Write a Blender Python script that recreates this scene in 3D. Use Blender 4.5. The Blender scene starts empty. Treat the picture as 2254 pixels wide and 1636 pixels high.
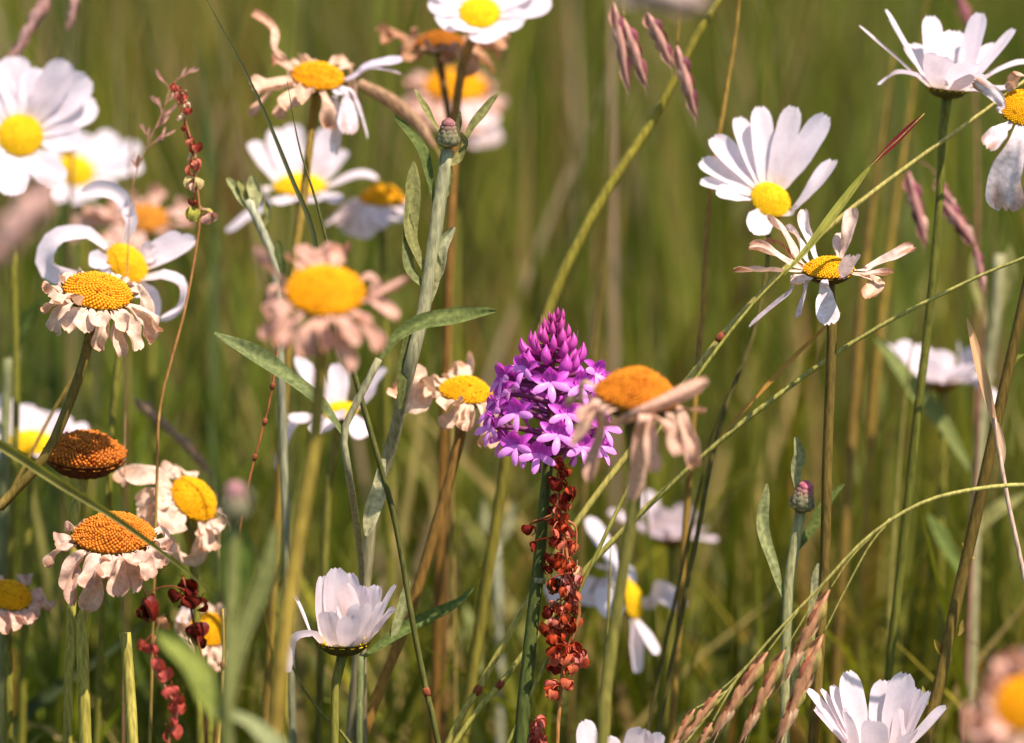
import bpy, math, random
import numpy as np
from mathutils import Vector

# ------------------------------------------------------------------ camera, sky, sun, exposure
D = 2.0                       # metres to the plane of focus
FRAME_W = 0.34                # metres across the frame at that plane
PX = FRAME_W / 2254.0         # metres per photograph pixel at that plane
PITCH = math.radians(12.0)
TARGET = np.array([0.0, 0.0, 0.30])
RIGHT = np.array([1.0, 0.0, 0.0])
FWD = np.array([0.0, math.cos(PITCH), -math.sin(PITCH)])
UP = np.array([0.0, math.sin(PITCH), math.cos(PITCH)])
CAM = TARGET - FWD * D

sc = bpy.context.scene
cd = bpy.data.cameras.new("camera")
cd.sensor_width = 36.0
cd.lens = 36.0 * D / FRAME_W
cd.clip_start, cd.clip_end = 0.05, 500.0
cd.dof.use_dof = True
cd.dof.focus_distance = D
cd.dof.aperture_fstop = cd.lens / 37.0
cam = bpy.data.objects.new("camera", cd)
sc.collection.objects.link(cam)
cam.location = CAM
cam.rotation_euler = (math.pi / 2 - PITCH, 0, 0)
sc.camera = cam

SUN_EL, SUN_AZ = math.radians(64), math.radians(122)      # azimuth from +Y (away from the camera) towards +X
sun_dir = Vector((math.cos(SUN_EL) * math.sin(SUN_AZ), math.cos(SUN_EL) * math.cos(SUN_AZ), math.sin(SUN_EL)))
w = bpy.data.worlds.new("World"); sc.world = w; w.use_nodes = True
nt = w.node_tree
sky = nt.nodes.new("ShaderNodeTexSky"); sky.sky_type = 'NISHITA'; sky.sun_disc = False
sky.sun_elevation = SUN_EL; sky.sun_rotation = SUN_AZ
nt.links.new(sky.outputs[0], nt.nodes["Background"].inputs[0])
nt.nodes["Background"].inputs[1].default_value = 0.10
sl = bpy.data.lights.new("sun", 'SUN'); sl.energy = 5.0; sl.angle = math.radians(0.5); sl.color = (1.0, 0.81, 0.74)
so = bpy.data.objects.new("sun", sl); sc.collection.objects.link(so)
so.rotation_euler = sun_dir.to_track_quat('Z', 'Y').to_euler(); so.location = (0, 0, 3)
sc.view_settings.view_transform = 'Standard'; sc.view_settings.look = 'None'
sc.view_settings.exposure = 1.0; sc.view_settings.gamma = 1.0
sc.cycles.use_denoising = True
sc.cycles.max_bounces = 8; sc.cycles.transmission_bounces = 6; sc.cycles.diffuse_bounces = 4

rnd = random.Random(7)
rng = np.random.default_rng(11)
COL = sc.collection

# ------------------------------------------------------------------ helpers
def A3(v): return np.array(v, float)
def nrm(v):
    v = A3(v); n = np.linalg.norm(v)
    return v / n if n > 1e-12 else v
def at(px, py, d=0.0):
    """the place in the meadow that lies d metres beyond the plane of focus at that point of the view"""
    k = (D + d) / D * PX
    return CAM + FWD * (D + d) + RIGHT * (px - 1127) * k + UP * (818 - py) * k
def cv(x, y, z):
    """a direction: x to the right, y up the view, z towards the viewer"""
    return RIGHT * x + UP * y - FWD * z

def spline(pts, n):
    P = [A3(p) for p in pts]
    if len(P) == 2:
        return np.array([P[0] + (P[1] - P[0]) * t for t in np.linspace(0, 1, n)])
    P = [2 * P[0] - P[1]] + P + [2 * P[-1] - P[-2]]
    seg = [np.linalg.norm(P[i + 1] - P[i]) for i in range(1, len(P) - 2)]
    tot = np.cumsum([0] + seg); out = []
    for s in np.linspace(0, tot[-1], n):
        i = min(int(np.searchsorted(tot, s, side='right')) - 1, len(seg) - 1)
        t = (s - tot[i]) / max(seg[i], 1e-9)
        a, b, c, e = P[i], P[i + 1], P[i + 2], P[i + 3]
        out.append(0.5 * (2 * b + (c - a) * t + (2 * a - 5 * b + 4 * c - e) * t * t + (3 * b - a - 3 * c + e) * t ** 3))
    return np.array(out)

def frames(C, N0):
    """tangent / normal / width vectors carried along a curve without spinning"""
    T = np.gradient(C, axis=0); T /= np.maximum(np.linalg.norm(T, axis=1), 1e-9)[:, None]
    N = np.zeros_like(C); n = A3(N0)
    for i in range(len(C)):
        n = n - T[i] * np.dot(n, T[i])
        if np.linalg.norm(n) < 1e-6: n = np.cross(T[i], [0.3, 0.2, 0.9])
        n = nrm(n); N[i] = n
    return T, N, np.cross(T, N)

class MB:
    """collects vertices, faces and one base colour per vertex"""
    def __init__(self): self.v = []; self.f = []; self.c = []; self.n = 0
    def add(self, V, F, C):
        V = np.asarray(V, float); C = np.asarray(C, float)
        if C.ndim == 1: C = np.tile(C, (len(V), 1))
        self.v.append(V); self.c.append(C); self.f.extend([tuple(i + self.n for i in f) for f in F]); self.n += len(V)
    def tube(self, C, R, col, n=8, cap=True, ridge=0.0, N0=(0.31, 0.2, 0.9)):
        C = np.asarray(C, float); m = len(C); R = np.broadcast_to(np.asarray(R, float), (m,))
        T, N, W = frames(C, N0); a = np.arange(n) * 2 * math.pi / n
        rr = 1 + ridge * np.where(np.arange(n) % 2 == 0, 1, -1)
        V = (C[:, None, :] + (N[:, None, :] * np.cos(a)[None, :, None] + W[:, None, :] * np.sin(a)[None, :, None]) * (R[:, None] * rr[None, :])[:, :, None]).reshape(-1, 3)
        F = [(i * n + j, i * n + (j + 1) % n, (i + 1) * n + (j + 1) % n, (i + 1) * n + j) for i in range(m - 1) for j in range(n)]
        if cap: F += [tuple(range(n))[::-1], tuple((m - 1) * n + j for j in range(n))]
        col = np.asarray(col, float)
        if col.ndim == 2: col = np.repeat(col, n, axis=0)
        self.add(V, F, col)
    def ribbon(self, C, Wd, N0, col, nv=7, cup=0.0, ridge=0.0, wob=0.0, twist=0.0, notch=0.0, rg=None, colfn=None, roll=0.0):
        """a petal or leaf: a curved sheet, Wd half widths along C"""
        rg = rg or rnd
        C = np.asarray(C, float); m = len(C); Wd = np.broadcast_to(np.asarray(Wd, float), (m,))
        T, N, W = frames(C, N0)
        tt = np.linspace(0, 1, m); vv = np.linspace(-1, 1, nv)
        th = np.asarray(twist * tt)
        N2 = N * np.cos(th)[:, None] + W * np.sin(th)[:, None]; W2 = W * np.cos(th)[:, None] - N * np.sin(th)[:, None]
        wm = Wd.max(); L = np.linalg.norm(np.diff(C, axis=0), axis=1).sum()
        ph = [rg.uniform(0, 6.28) for _ in range(8)]
        V = np.zeros((m, nv, 3)); K = np.zeros((m, nv, 3))
        for i, t in enumerate(tt):
            for j, v in enumerate(vv):
                if roll:
                    sg = -1 if roll < 0 else 1; roll_ = abs(roll)
                    a = v * roll_ * (0.4 + 0.8 * t); r = Wd[i] / max(roll_, .2)
                    x = math.sin(a) * r; h = (1 - math.cos(a)) * r * sg
                else:
                    x = v * Wd[i]; h = cup * v * v * Wd[i]
                h += ridge * Wd[i] * math.cos(3.3 * math.pi * v)
                if wob:
                    h += wob * wm * (math.sin(9 * t + ph[0] + 2 * v) * .5 + math.sin(14 * t + ph[1] - 2 * v) * .3 + math.sin(5 * v + ph[2] + 6 * t) * .4) * min(1, t * 3)
                    x += wob * wm * (math.sin(11 * t + ph[3]) * .35 + math.sin(16 * t + ph[4] + v) * .15) * min(1, t * 3)
                q = C[i] + W2[i] * x + N2[i] * h
                if notch and i > m - 4: q = q - T[i] * notch * L * (0.5 - 0.5 * math.cos(2 * math.pi * v * 1.1)) * (i - m + 4) / 3
                V[i, j] = q
                K[i, j] = colfn(t, v) if colfn else col
        F = [(i * nv + j, i * nv + j + 1, (i + 1) * nv + j + 1, (i + 1) * nv + j) for i in range(m - 1) for j in range(nv - 1)]
        self.add(V.reshape(-1, 3), F, K.reshape(-1, 3))
    def build(self, name, mat, parent=None, smooth=True):
        me = bpy.data.meshes.new(name)
        V = np.concatenate(self.v); Cc = np.concatenate(self.c)
        if parent is not None:
            o_ = parent
            while o_ is not None: V = V - np.array(o_.location); o_ = o_.parent
        me.from_pydata(V.tolist(), [], self.f)
        ca = me.color_attributes.new("Col", 'FLOAT_COLOR', 'POINT')
        ca.data.foreach_set("color", np.concatenate([np.clip(Cc, 0, 1), np.ones((len(Cc), 1))], axis=1).astype(np.float32).ravel())
        if smooth: me.polygons.foreach_set("use_smooth", [True] * len(me.polygons))
        me.materials.append(mat); me.update()
        o = bpy.data.objects.new(name, me); COL.objects.link(o)
        if parent is not None: o.parent = parent
        return o

def tag(o, label, cat, group=None, kind=None):
    if label: o["label"] = label
    if cat: o["category"] = cat
    if group: o["group"] = group
    if kind: o["kind"] = kind
    return o
def thing(name, label, cat, base, group=None):
    o = bpy.data.objects.new(name, None); COL.objects.link(o)
    if name.endswith('grass'): o['kind'] = 'thing'
    o.empty_display_size = 0.01; o.location = tuple(base)
    return tag(o, label, cat, group)

# ------------------------------------------------------------------ materials
def material(name, trans=0.0, rough=0.6, spec=0.3, scale=900.0, amt=0.25, stretch=None, bump=0.0, tcol=(1, 1, 1)):
    m = bpy.data.materials.new(name); m.use_nodes = True
    n = m.node_tree.nodes; l = m.node_tree.links
    b = n["Principled BSDF"]; out = n["Material Output"]
    at_ = n.new("ShaderNodeAttribute"); at_.attribute_name = "Col"
    tc = n.new("ShaderNodeTexCoord"); mp = n.new("ShaderNodeMapping")
    mp.inputs["Scale"].default_value = stretch or (1, 1, 1)
    l.new(tc.outputs["Object"], mp.inputs[0])
    no = n.new("ShaderNodeTexNoise"); no.inputs["Scale"].default_value = scale; no.inputs["Detail"].default_value = 3
    l.new(mp.outputs[0], no.inputs["Vector"])
    mr = n.new("ShaderNodeMapRange"); mr.inputs["From Min"].default_value = 0.3; mr.inputs["From Max"].default_value = 0.7
    mr.inputs["To Min"].default_value = 1 - amt; mr.inputs["To Max"].default_value = 1 + amt * 0.5
    l.new(no.outputs[0], mr.inputs[0])
    mx = n.new("ShaderNodeVectorMath"); mx.operation = 'SCALE'
    l.new(at_.outputs["Color"], mx.inputs[0]); l.new(mr.outputs[0], mx.inputs["Scale"])
    l.new(mx.outputs[0], b.inputs["Base Color"])
    b.inputs["Roughness"].default_value = rough; b.inputs["Specular IOR Level"].default_value = spec
    if bump:
        bu = n.new("ShaderNodeBump"); bu.inputs["Strength"].default_value = bump; bu.inputs["Distance"].default_value = 0.0004
        l.new(no.outputs[0], bu.inputs["Height"]); l.new(bu.outputs[0], b.inputs["Normal"])
    if trans:
        tr = n.new("ShaderNodeBsdfTranslucent"); ml = n.new("ShaderNodeVectorMath"); ml.operation = 'MULTIPLY'
        ml.inputs[1].default_value = tcol
        l.new(mx.outputs[0], ml.inputs[0]); l.new(ml.outputs[0], tr.inputs[0])
        ms = n.new("ShaderNodeMixShader"); ms.inputs[0].default_value = trans
        l.new(b.outputs[0], ms.inputs[1]); l.new(tr.outputs[0], ms.inputs[2]); l.new(ms.outputs[0], out.inputs[0])
    return m
M_PETAL = material("fresh_petal", trans=0.45, rough=0.55, spec=0.25, scale=700, amt=0.06, tcol=(1, .95, .97))
M_DRY = material("withered_petal", trans=0.30, rough=0.7, spec=0.2, scale=520, amt=0.28, bump=0.3, tcol=(1, .85, .7))
M_DISC = material("disc_florets", trans=0.12, rough=0.7, spec=0.15, scale=1500, amt=0.25)
M_STEM = material("plant_stem", trans=0.0, rough=0.6, spec=0.15, scale=900, amt=0.45, stretch=(1, 1, 0.12), bump=0.35)
M_LEAF = material("woolly_leaf", trans=0.25, rough=0.8, spec=0.06, scale=650, amt=0.4, bump=0.4, tcol=(1, 1, .6))
M_GRASS = material("grass_blade", trans=0.35, rough=0.55, spec=0.3, scale=160, amt=0.35, stretch=(1, 1, .15), tcol=(1.1, 1.15, .5))
M_ORCH = material("orchid_petal", trans=0.32, rough=0.45, spec=0.35, scale=900, amt=0.15, tcol=(1, .75, 1))
M_FRUIT = material("sorrel_fruit", trans=0.25, rough=0.45, spec=0.12, scale=900, amt=0.4, tcol=(1, .6, .5))
M_HUSK = material("grass_husk", trans=0.25, rough=0.55, spec=0.3, scale=700, amt=0.4, stretch=(1, 1, .3))
M_SOIL = material("meadow_soil", rough=0.95, spec=0.1, scale=14, amt=0.5, bump=0.2)

WHITE = A3((.82, .765, .785)); CREAM = A3((.80, .62, .46)); TAN = A3((.60, .38, .25)); PINKTAN = A3((.66, .44, .34))
YEL = A3((.90, .60, .012)); ORANGE = A3((.84, .40, .008)); BROWNO = A3((.55, .19, .02))
OLIVE = A3((.16, .16, .02)); GREEN = A3((.09, .13, .025)); BROWN = A3((.17, .10, .025)); YOLIVE = A3((.32, .29, .05))
GREYG = A3((.23, .24, .10)); STRAW = A3((.50, .34, .18)); RUST = A3((.30, .13, .03))

# ------------------------------------------------------------------ ground
def ground():
    m = MB(); xs = np.concatenate([np.linspace(-150, -8, 8), np.linspace(-6, 6, 41), np.linspace(8, 150, 8)])
    ys = np.concatenate([np.linspace(-60, -4, 6), np.linspace(-3, 8, 45), np.linspace(10, 300, 10)])
    V = [(x, y, rng.uniform(-.012, .006)) for y in ys for x in xs]; nx = len(xs)
    F = [(j * nx + i, j * nx + i + 1, (j + 1) * nx + i + 1, (j + 1) * nx + i) for j in range(len(ys) - 1) for i in range(nx - 1)]
    m.add(V, F, (.09, .075, .03)); o = m.build("ground", M_SOIL); o["kind"] = "structure"
ground()

def meadow():
    """the uncountable grass behind and below the flowers"""
    N = 34000; NS = 5
    y = np.where(rng.random(N) < .28, rng.uniform(-1.7, 0.15, N), 0.15 + 5.2 * rng.random(N) ** 1.35)
    half = (y + 2.0).clip(.3) * 0.085 * 1.5 + 0.12
    x = rng.uniform(-1, 1, N) * half
    # blades stand in tufts
    ntf = 1500; ty = np.where(rng.random(ntf) < .2, rng.uniform(-1.5, .2, ntf), .2 + 4.8 * rng.random(ntf) ** 1.3); tx = rng.uniform(-1, 1, ntf) * ((ty + 2) * .1275 + .12)
    tid = rng.integers(0, ntf, N); tuft = rng.random(N) < .6
    x = np.where(tuft, tx[tid] + rng.normal(0, .016, N), x); y = np.where(tuft, ty[tid] + rng.normal(0, .016, N), y)
    h = np.where(y < .12, rng.uniform(.05, .15, N), rng.uniform(.10, .28, N))
    tall = (rng.random(N) < .15) & (y > .3); h = np.where(tall, rng.uniform(.26, .46, N), h)
    wd = np.where(tall, rng.uniform(.0010, .0024, N), rng.uniform(.0012, .0034, N)) * np.where((rng.random(N) < .06) & (y > .2), 2.0, 1)
    az = rng.uniform(0, 6.28, N); lean = np.abs(rng.normal(0, .33, N)) * np.where(tall, .5, 1); bend = np.abs(rng.normal(0, .5, N)) * np.where(tall, .4, 1)
    face = rng.uniform(0, 6.28, N)
    t = np.linspace(0, 1, NS)
    ang = lean[:, None] + bend[:, None] * t[None, :] * 1.4
    ds = h[:, None] / (NS - 1)
    hx = np.cumsum(np.concatenate([np.zeros((N, 1)), np.sin(ang[:, :-1]) * ds], 1), 1)
    hz = np.cumsum(np.concatenate([np.zeros((N, 1)), np.cos(ang[:, :-1]) * ds], 1), 1)
    Cx = x[:, None] + hx * np.cos(az)[:, None]; Cy = y[:, None] + hx * np.sin(az)[:, None]; Cz = hz - .012
    ww = wd[:, None] * np.where(t < .99, 1 - .75 * t ** 2, .05)[None, :]
    wx = np.cos(face)[:, None] * ww; wy = np.sin(face)[:, None] * ww
    V = np.stack([np.stack([Cx - wx, Cy - wy, Cz], -1), np.stack([Cx + wx, Cy + wy, Cz], -1)], 2).reshape(-1, 3)
    pal = np.array([(.13, .145, .015), (.19, .19, .022), (.27, .23, .03), (.075, .095, .015), (.44, .31, .14), (.30, .15, .05), (.22, .22, .09)])
    pr = np.array([.30, .28, .15, .12, .06, .05, .05]); pr = pr / pr.sum(); idx = np.where(tuft & (rng.random(N) < .75), rng.choice(len(pal), ntf, p=pr)[tid], rng.choice(len(pal), N, p=pr))
    patch = np.sin(x * 5.1 + y * 2.3) * .5 + np.sin(x * 2.3 - y * 3.7 + 1) * .5      # drier and greener patches
    k = pal[idx] * rng.uniform(.5, 1.4, (N, 1)) * np.array([.88, 1.06, .70]); k = np.where((tall & (rng.random(N) < .25))[:, None], np.array([(.40, .24, .10), (.26, .12, .05), (.50, .38, .22), (.34, .27, .06)])[rng.integers(0, 4, N)] * rng.uniform(.5, .95, (N, 1)), k); k[:, 0] *= 1 + .28 * patch; k[:, 2] *= 1 + .2 * patch
    C4 = np.repeat(np.concatenate([k, np.ones((N, 1))], 1), NS * 2, axis=0).astype(np.float32)
    b = (np.arange(N) * NS * 2)[:, None]; s = (np.arange(NS - 1) * 2)[None, :]
    q = (b + s).ravel(); Fq = np.stack([q, q + 1, q + 3, q + 2], 1)
    me = bpy.data.meshes.new("meadow_grass"); me.vertices.add(len(V)); me.vertices.foreach_set("co", V.ravel())
    me.loops.add(Fq.size); me.loops.foreach_set("vertex_index", Fq.ravel())
    me.polygons.add(len(Fq)); me.polygons.foreach_set("loop_start", np.arange(len(Fq)) * 4)
    me.update(calc_edges=True)
    me.color_attributes.new("Col", 'FLOAT_COLOR', 'POINT').data.foreach_set("color", C4.ravel())
    me.materials.append(M_GRASS)
    o = bpy.data.objects.new("meadow_grass", me); COL.objects.link(o)
    tag(o, "soft green and straw coloured meadow grass filling the background", "grass", kind="stuff")
meadow()

# ------------------------------------------------------------------ stems
def stem_curve(pts, d, step=0.006):
    """pts run from the top of the stem down the view; the curve goes on to the ground"""
    P = [at(p[0], p[1], p[2] if len(p) > 2 else d) for p in pts]
    last, prev = P[-1], P[-2]
    dr = nrm(last - prev)
    sl = dr[:2] / max(-dr[2], .55) if dr[2] < 0 else dr[:2] * .3
    z = last[2]
    for f in (.5, 1.0):
        hz = z * (1 - f) - (0.006 if f == 1 else 0)
        P.append(np.array([last[0] + sl[0] * z * .75 * f, last[1] + sl[1] * z * .4 * f, hz]))
    L = sum(np.linalg.norm(P[i + 1] - P[i]) for i in range(len(P) - 1))
    return spline(P, max(12, int(L / step)))
def ground_of(C): return np.array([C[-1][0], C[-1][1], 0.0])
def vary(col, n, amt=.12, col2=None):
    c = np.tile(A3(col), (n, 1)); 
    if col2 is not None:
        t = np.linspace(0, 1, n)[:, None]; c = c * (1 - t) + A3(col2) * t
    w_ = np.convolve(rng.normal(0, 1, n + 8), np.ones(5) / 5, 'same')[4:-4][:n]
    return c * (1 + amt * 2 * w_)[:, None]

# ------------------------------------------------------------------ daisies
def petal_width(t, W):
    base = .42 + .58 * np.clip(t / .5, 0, 1) ** .8
    tip = np.where(t > .78, np.sqrt(np.clip(1 - ((t - .78) / .235) ** 2, .02, 1)), 1)
    return W * base * tip

def daisy(label, c, R, axis, petals, style="fresh", stem=None, L=150, W=27, pc=None, disc=None, dh=.42, scol=OLIVE, scol2=None, sr=8,
          elev=.1, fill=0, group="ox-eye daisies in the meadow", cup=.25, florets=420, cupc=(.09, .11, .02), rod=None, seed=None, name="ox_eye_daisy"):
    rg = random.Random(seed if seed is not None else int(c[0] * 7 + c[1] * 3))
    dry = style != "fresh"
    if pc is None: pc = {"fresh": WHITE, "cream": CREAM, "tan": TAN, "pink": PINKTAN}[style]
    if disc is None: disc = YEL if not dry else ORANGE
    d = c[2]; k = PX * (D + d) / D
    O = at(*c); ax = nrm(cv(*axis)); Rm = R * k
    e1 = nrm(np.cross(ax, A3((.2, .9, .35)))); e2 = np.cross(ax, e1)
    if stem is None: stem = [(c[0], c[1] + 300)]
    # stem starts inside the underside of the head
    bot = O - ax * Rm * .55
    P = [O - ax * Rm * .30, bot - ax * Rm * .25]
    tail = [at(p[0], p[1], p[2] if len(p) > 2 else d) for p in stem]
    full = P + tail
    last = full[-1]; dr = nrm(full[-1] - full[-2]); dr[2] = min(dr[2], -.3)
    sl = dr[:2] / max(-dr[2], .6)
    z = last[2]
    if z > .01:
        full += [np.array([last[0] + sl[0] * z * .4, last[1] + sl[1] * z * .2, z * .5]), np.array([last[0] + sl[0] * z * .6, last[1] + sl[1] * z * .3, -.006])]
    Ltot = sum(np.linalg.norm(full[i + 1] - full[i]) for i in range(len(full) - 1))
    C = spline(full, max(24, int(Ltot / .007)))
    base = np.array([C[-1][0], C[-1][1], 0.0])
    th = thing(name, label, "daisy", base, group)
    m = MB(); n = len(C); rr = np.full(n, sr * k); rr[:3] *= (1.35, 1.2, 1.08)
    m.tube(C, rr * np.linspace(1, 1.15, n), vary(scol, n, .1, scol2), n=10, ridge=.07); m.build("stem", M_STEM, th)
    # involucre: a bowl of overlapping green bracts with brown edges
    m = MB(); prof = [(.22, -.62), (.62, -.50), (.93, -.26), (1.02, -.02)]
    V = []; nn = 20
    for (r, h) in prof:
        for j in range(nn):
            a = j * 2 * math.pi / nn; V.append(O + (e1 * math.cos(a) + e2 * math.sin(a)) * Rm * r + ax * Rm * h * .85)
    F = [(i * nn + j, i * nn + (j + 1) % nn, (i + 1) * nn + (j + 1) % nn, (i + 1) * nn + j) for i in range(3) for j in range(nn)]
    m.add(V, F, A3(cupc) * .8)
    for row in range(3):
        for j in range(16):
            a = (j + row * .5 + rg.uniform(-.1, .1)) * 2 * math.pi / 16; rd = e1 * math.cos(a) + e2 * math.sin(a)
            pp = [O + rd * Rm * (.25 + .2 * row) + ax * Rm * (-.56 + .09 * row), O + rd * Rm * (.62 + .16 * row) + ax * Rm * (-.46 + .12 * row), O + rd * Rm * (.88 + .12 * row) + ax * Rm * (-.27 + .13 * row)]
            q = spline(pp, 5)
            m.ribbon(q, Rm * .15 * np.array([.8, 1, .95, .7, .15]), rd - ax * .5, cupc, nv=3, cup=-.3, rg=rg,
                     colfn=lambda t, v: A3(cupc) * (1 if abs(v) < .5 and t < .8 else .45) + (A3((.03, .0, 0)) if abs(v) > .5 else 0))
    m.build("involucre", M_STEM, th)
    # disc: a dome packed with florets
    m = MB(); V = [O + ax * Rm * dh]; F = []; rings = 7
    for i in range(1, rings + 1):
        t = i / rings
        for j in range(24):
            a = j * 2 * math.pi / 24; V.append(O + (e1 * math.cos(a) + e2 * math.sin(a)) * Rm * t + ax * Rm * dh * (1 - t * t) * (1 if i < rings else 1) - (ax * Rm * .12 if i == rings else 0))
    F += [(0, 1 + j, 1 + (j + 1) % 24) for j in range(24)]
    F += [(1 + (i - 1) * 24 + j, 1 + i * 24 + j, 1 + i * 24 + (j + 1) % 24, 1 + (i - 1) * 24 + (j + 1) % 24) for i in range(1, rings) for j in range(24)]
    m.add(V, F, A3(disc) * .8)
    ro = rod or 1.0
    for i in range(florets):
        t = math.sqrt((i + .5) / florets); a = i * 2.39996; rd = e1 * math.cos(a) + e2 * math.sin(a)
        p = O + rd * Rm * t + ax * Rm * dh * (1 - t * t)
        nn_ = nrm(ax + rd * 2 * dh * t * .9 + A3([rg.uniform(-.12, .12) for _ in range(3)]))
        r = Rm * 1.0 / math.sqrt(florets) * rg.uniform(.85, 1.1); h = r * rg.uniform(.6, 1.3) * ro * (1 if t > .35 or dry else .75)
        u = nrm(np.cross(nn_, (.1, .3, .9))); v_ = np.cross(nn_, u)
        ring = [(u * math.cos(b) + v_ * math.sin(b)) for b in np.arange(5) * 2 * math.pi / 5]
        VV = [p - nn_ * r * .3 + q * r * .75 for q in ring] + [p + nn_ * h * .8 + q * r * .9 for q in ring] + [p + nn_ * h * (1.15 if ro < 1.5 else .95)]
        FF = [(q, (q + 1) % 5, 5 + (q + 1) % 5, 5 + q) for q in range(5)] + [(5 + q, 5 + (q + 1) % 5, 10) for q in range(5)]
        cc = A3(disc) * rg.uniform(.88, 1.1)
        if dry and rg.random() < .08: cc = cc * A3((.6, .4, .5))
        if not dry and t < .35: cc = cc * A3((.92, 1.05, 1))
        m.add(VV, FF, cc)
    m.build("disc", M_DISC, th)
    # petals
    specs = [(list(p) + [None, {}])[:4] if len(p) < 4 else list(p) for p in petals]
    specs = [[s[0], s[1], (s[2] if len(p) > 2 else None), (p[3] if len(p) > 3 else {})] for s, p in zip(specs, petals)]
    jobs = []; used = []
    for x, y, zs, o in specs:
        dx, dy = x - c[0], c[1] - y; full_ = R + L; d2 = math.hypot(dx, dy)
        lim = math.sqrt(max(0, (full_ * .98) ** 2 - d2 * d2))
        if zs is None:
            a3 = nrm(axis); dz = (elev * full_ - dx * a3[0] - dy * a3[1]) / max(a3[2], .25)
            dz = max(-lim, min(lim, dz))
        else: dz = zs * lim
        tip = O + cv(dx, dy, dz) * k
        mids = []
        for q in o.get("mid", []):
            mids.append(O + cv(q[0] - c[0], c[1] - q[1], q[2] if len(q) > 2 else dz * .6) * k)
        rel = (mids[0] if mids else tip) - O; rel = rel - ax * np.dot(rel, ax)
        if "az" in o: rel = e1 * math.cos(o["az"]) + e2 * math.sin(o["az"])
        rd = nrm(rel); jobs.append((rd, mids, tip, o, 1.0)); used.append(math.atan2(np.dot(rd, e2), np.dot(rd, e1)))
    for i in range(fill):
        best = max([rg.uniform(-3.14, 3.14) for _ in range(14)], key=lambda a: min([abs((a - b + math.pi) % (2 * math.pi) - math.pi) for b in used] or [9]))
        used.append(best); rd = e1 * math.cos(best) + e2 * math.sin(best); LL = L * k * rg.uniform(.55, .85)
        dn = A3((0, 0, -1))
        mid_ = O + rd * (Rm + LL * .35) + dn * LL * .1; tip = O + rd * (Rm + LL * rg.uniform(.25, .55)) + dn * LL * rg.uniform(.5, .9)
        jobs.append((rd, [mid_], tip, {}, .85))
    for rd, mids, tip, o, ws in jobs:
        P0 = O + rd * Rm * .93 - ax * Rm * .08
        LL = np.linalg.norm(tip - P0) if not mids else sum(np.linalg.norm(b - a) for a, b in zip([P0] + mids, mids + [tip]))
        first = nrm((mids[0] if mids else tip) - P0)
        te = nrm(rd * 1.0 + ax * (max(-.1, min(1.6, np.dot(first, ax) / max(.25, np.dot(first, rd)))) if not dry else max(0, np.dot(first, ax))))
        P1 = P0 + te * LL * .22
        Q = [P0, P1] + mids + [tip]
        if dry and not mids:
            j_ = (P1 + tip) / 2 + A3([rg.uniform(-1, 1) for _ in range(3)]) * LL * .09 + A3((0, 0, 1)) * LL * .06
            Q = [P0, P1, j_, tip]
        n = 15 if not dry else 17
        Cq = spline(Q, n); t = np.linspace(0, 1, n)
        Wm = W * k * o.get("w", 1.0) * ws * rg.uniform(.9, 1.1) * (.54 if not dry else .62)
        wd = petal_width(t, Wm)
        col = A3(o.get("col", pc)); br = o.get("br", rg.random() * .8 if dry else 0.0)
        sh = rg.uniform(.9, 1.06); f1, f2 = rg.uniform(0, 6), rg.uniform(0, 6)
        def cf(t, v, col=col, br=br, sh=sh, f1=f1, f2=f2):
            c_ = col * sh
            if dry:
                g = max(0, min(1, (t - .72 + .15 * math.sin(5 * v + f1)) / .25)) * br + .18 * (math.sin(7 * t + f2 + 3 * v) * .5 + .5)
                c_ = c_ * (1 - g) + c_ * A3((.62, .42, .30)) * g
            elif t < .15: c_ = c_ * A3((1, .99, .9))
            return c_
        mm = MB()
        if dry:
            mm.ribbon(Cq, wd, ax, None, nv=8, wob=.24 * o.get("wob", 1), twist=rg.uniform(-.9, .9) + o.get("tw", 0), ridge=.07, cup=0, roll=o.get("roll", rg.uniform(.6, 1.7)) , notch=.05, rg=rg, colfn=cf)
        else:
            mm.ribbon(Cq, wd, ax, None, nv=9, wob=.05, twist=rg.uniform(-.15, .15) + o.get("tw", 0), ridge=.035, cup=cup * rg.uniform(.5, 1.4), notch=.026, rg=rg, colfn=cf)
        mm.build("petal", M_DRY if dry and not o.get("fresh") else M_PETAL, th)
    return th

# ------------------------------------------------------------------ the daisies, one by one
def m_(*p, **k): k["mid"] = list(p); return k
daisy("wide open white daisy with broad petals, full yellow face turned to the viewer", (45, 298, .11), 50, (.12, .35, .9),
      [(25, 122), (88, 150), (150, 135), (196, 170), (214, 232), (182, 306), (133, 412), (30, 434), (-30, 415), (-70, 350), (-95, 270), (-80, 190), (-35, 135)],
      L=140, W=64, stem=[(30, 560), (35, 900), (20, 1300)], elev=.15, dh=.35)
daisy("soft white daisy with drooping lower petals tucked behind the wide open daisy", (166, 376, .24), 42, (.25, .55, .8),
      [(248, 292), (306, 318), (312, 365), (120, 445), (165, 452), (208, 440), (250, 420), (100, 330), (180, 290)], L=120, W=46, stem=[(185, 560), (190, 800), (200, 1200)], elev=.1)
daisy("blurred withered tan daisy with dull orange disc behind the curled white daisy", (322, 480, .22), 48, (.1, .8, .6),
      [(348, 412), (150, 520), (190, 470), (240, 440), (270, 425), (415, 450), (425, 500), (300, 560), (380, 540), (230, 545)], style="pink", L=120, W=44, disc=(.62, .28, .03), stem=[(330, 700), (340, 1000)], fill=4)
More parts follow.
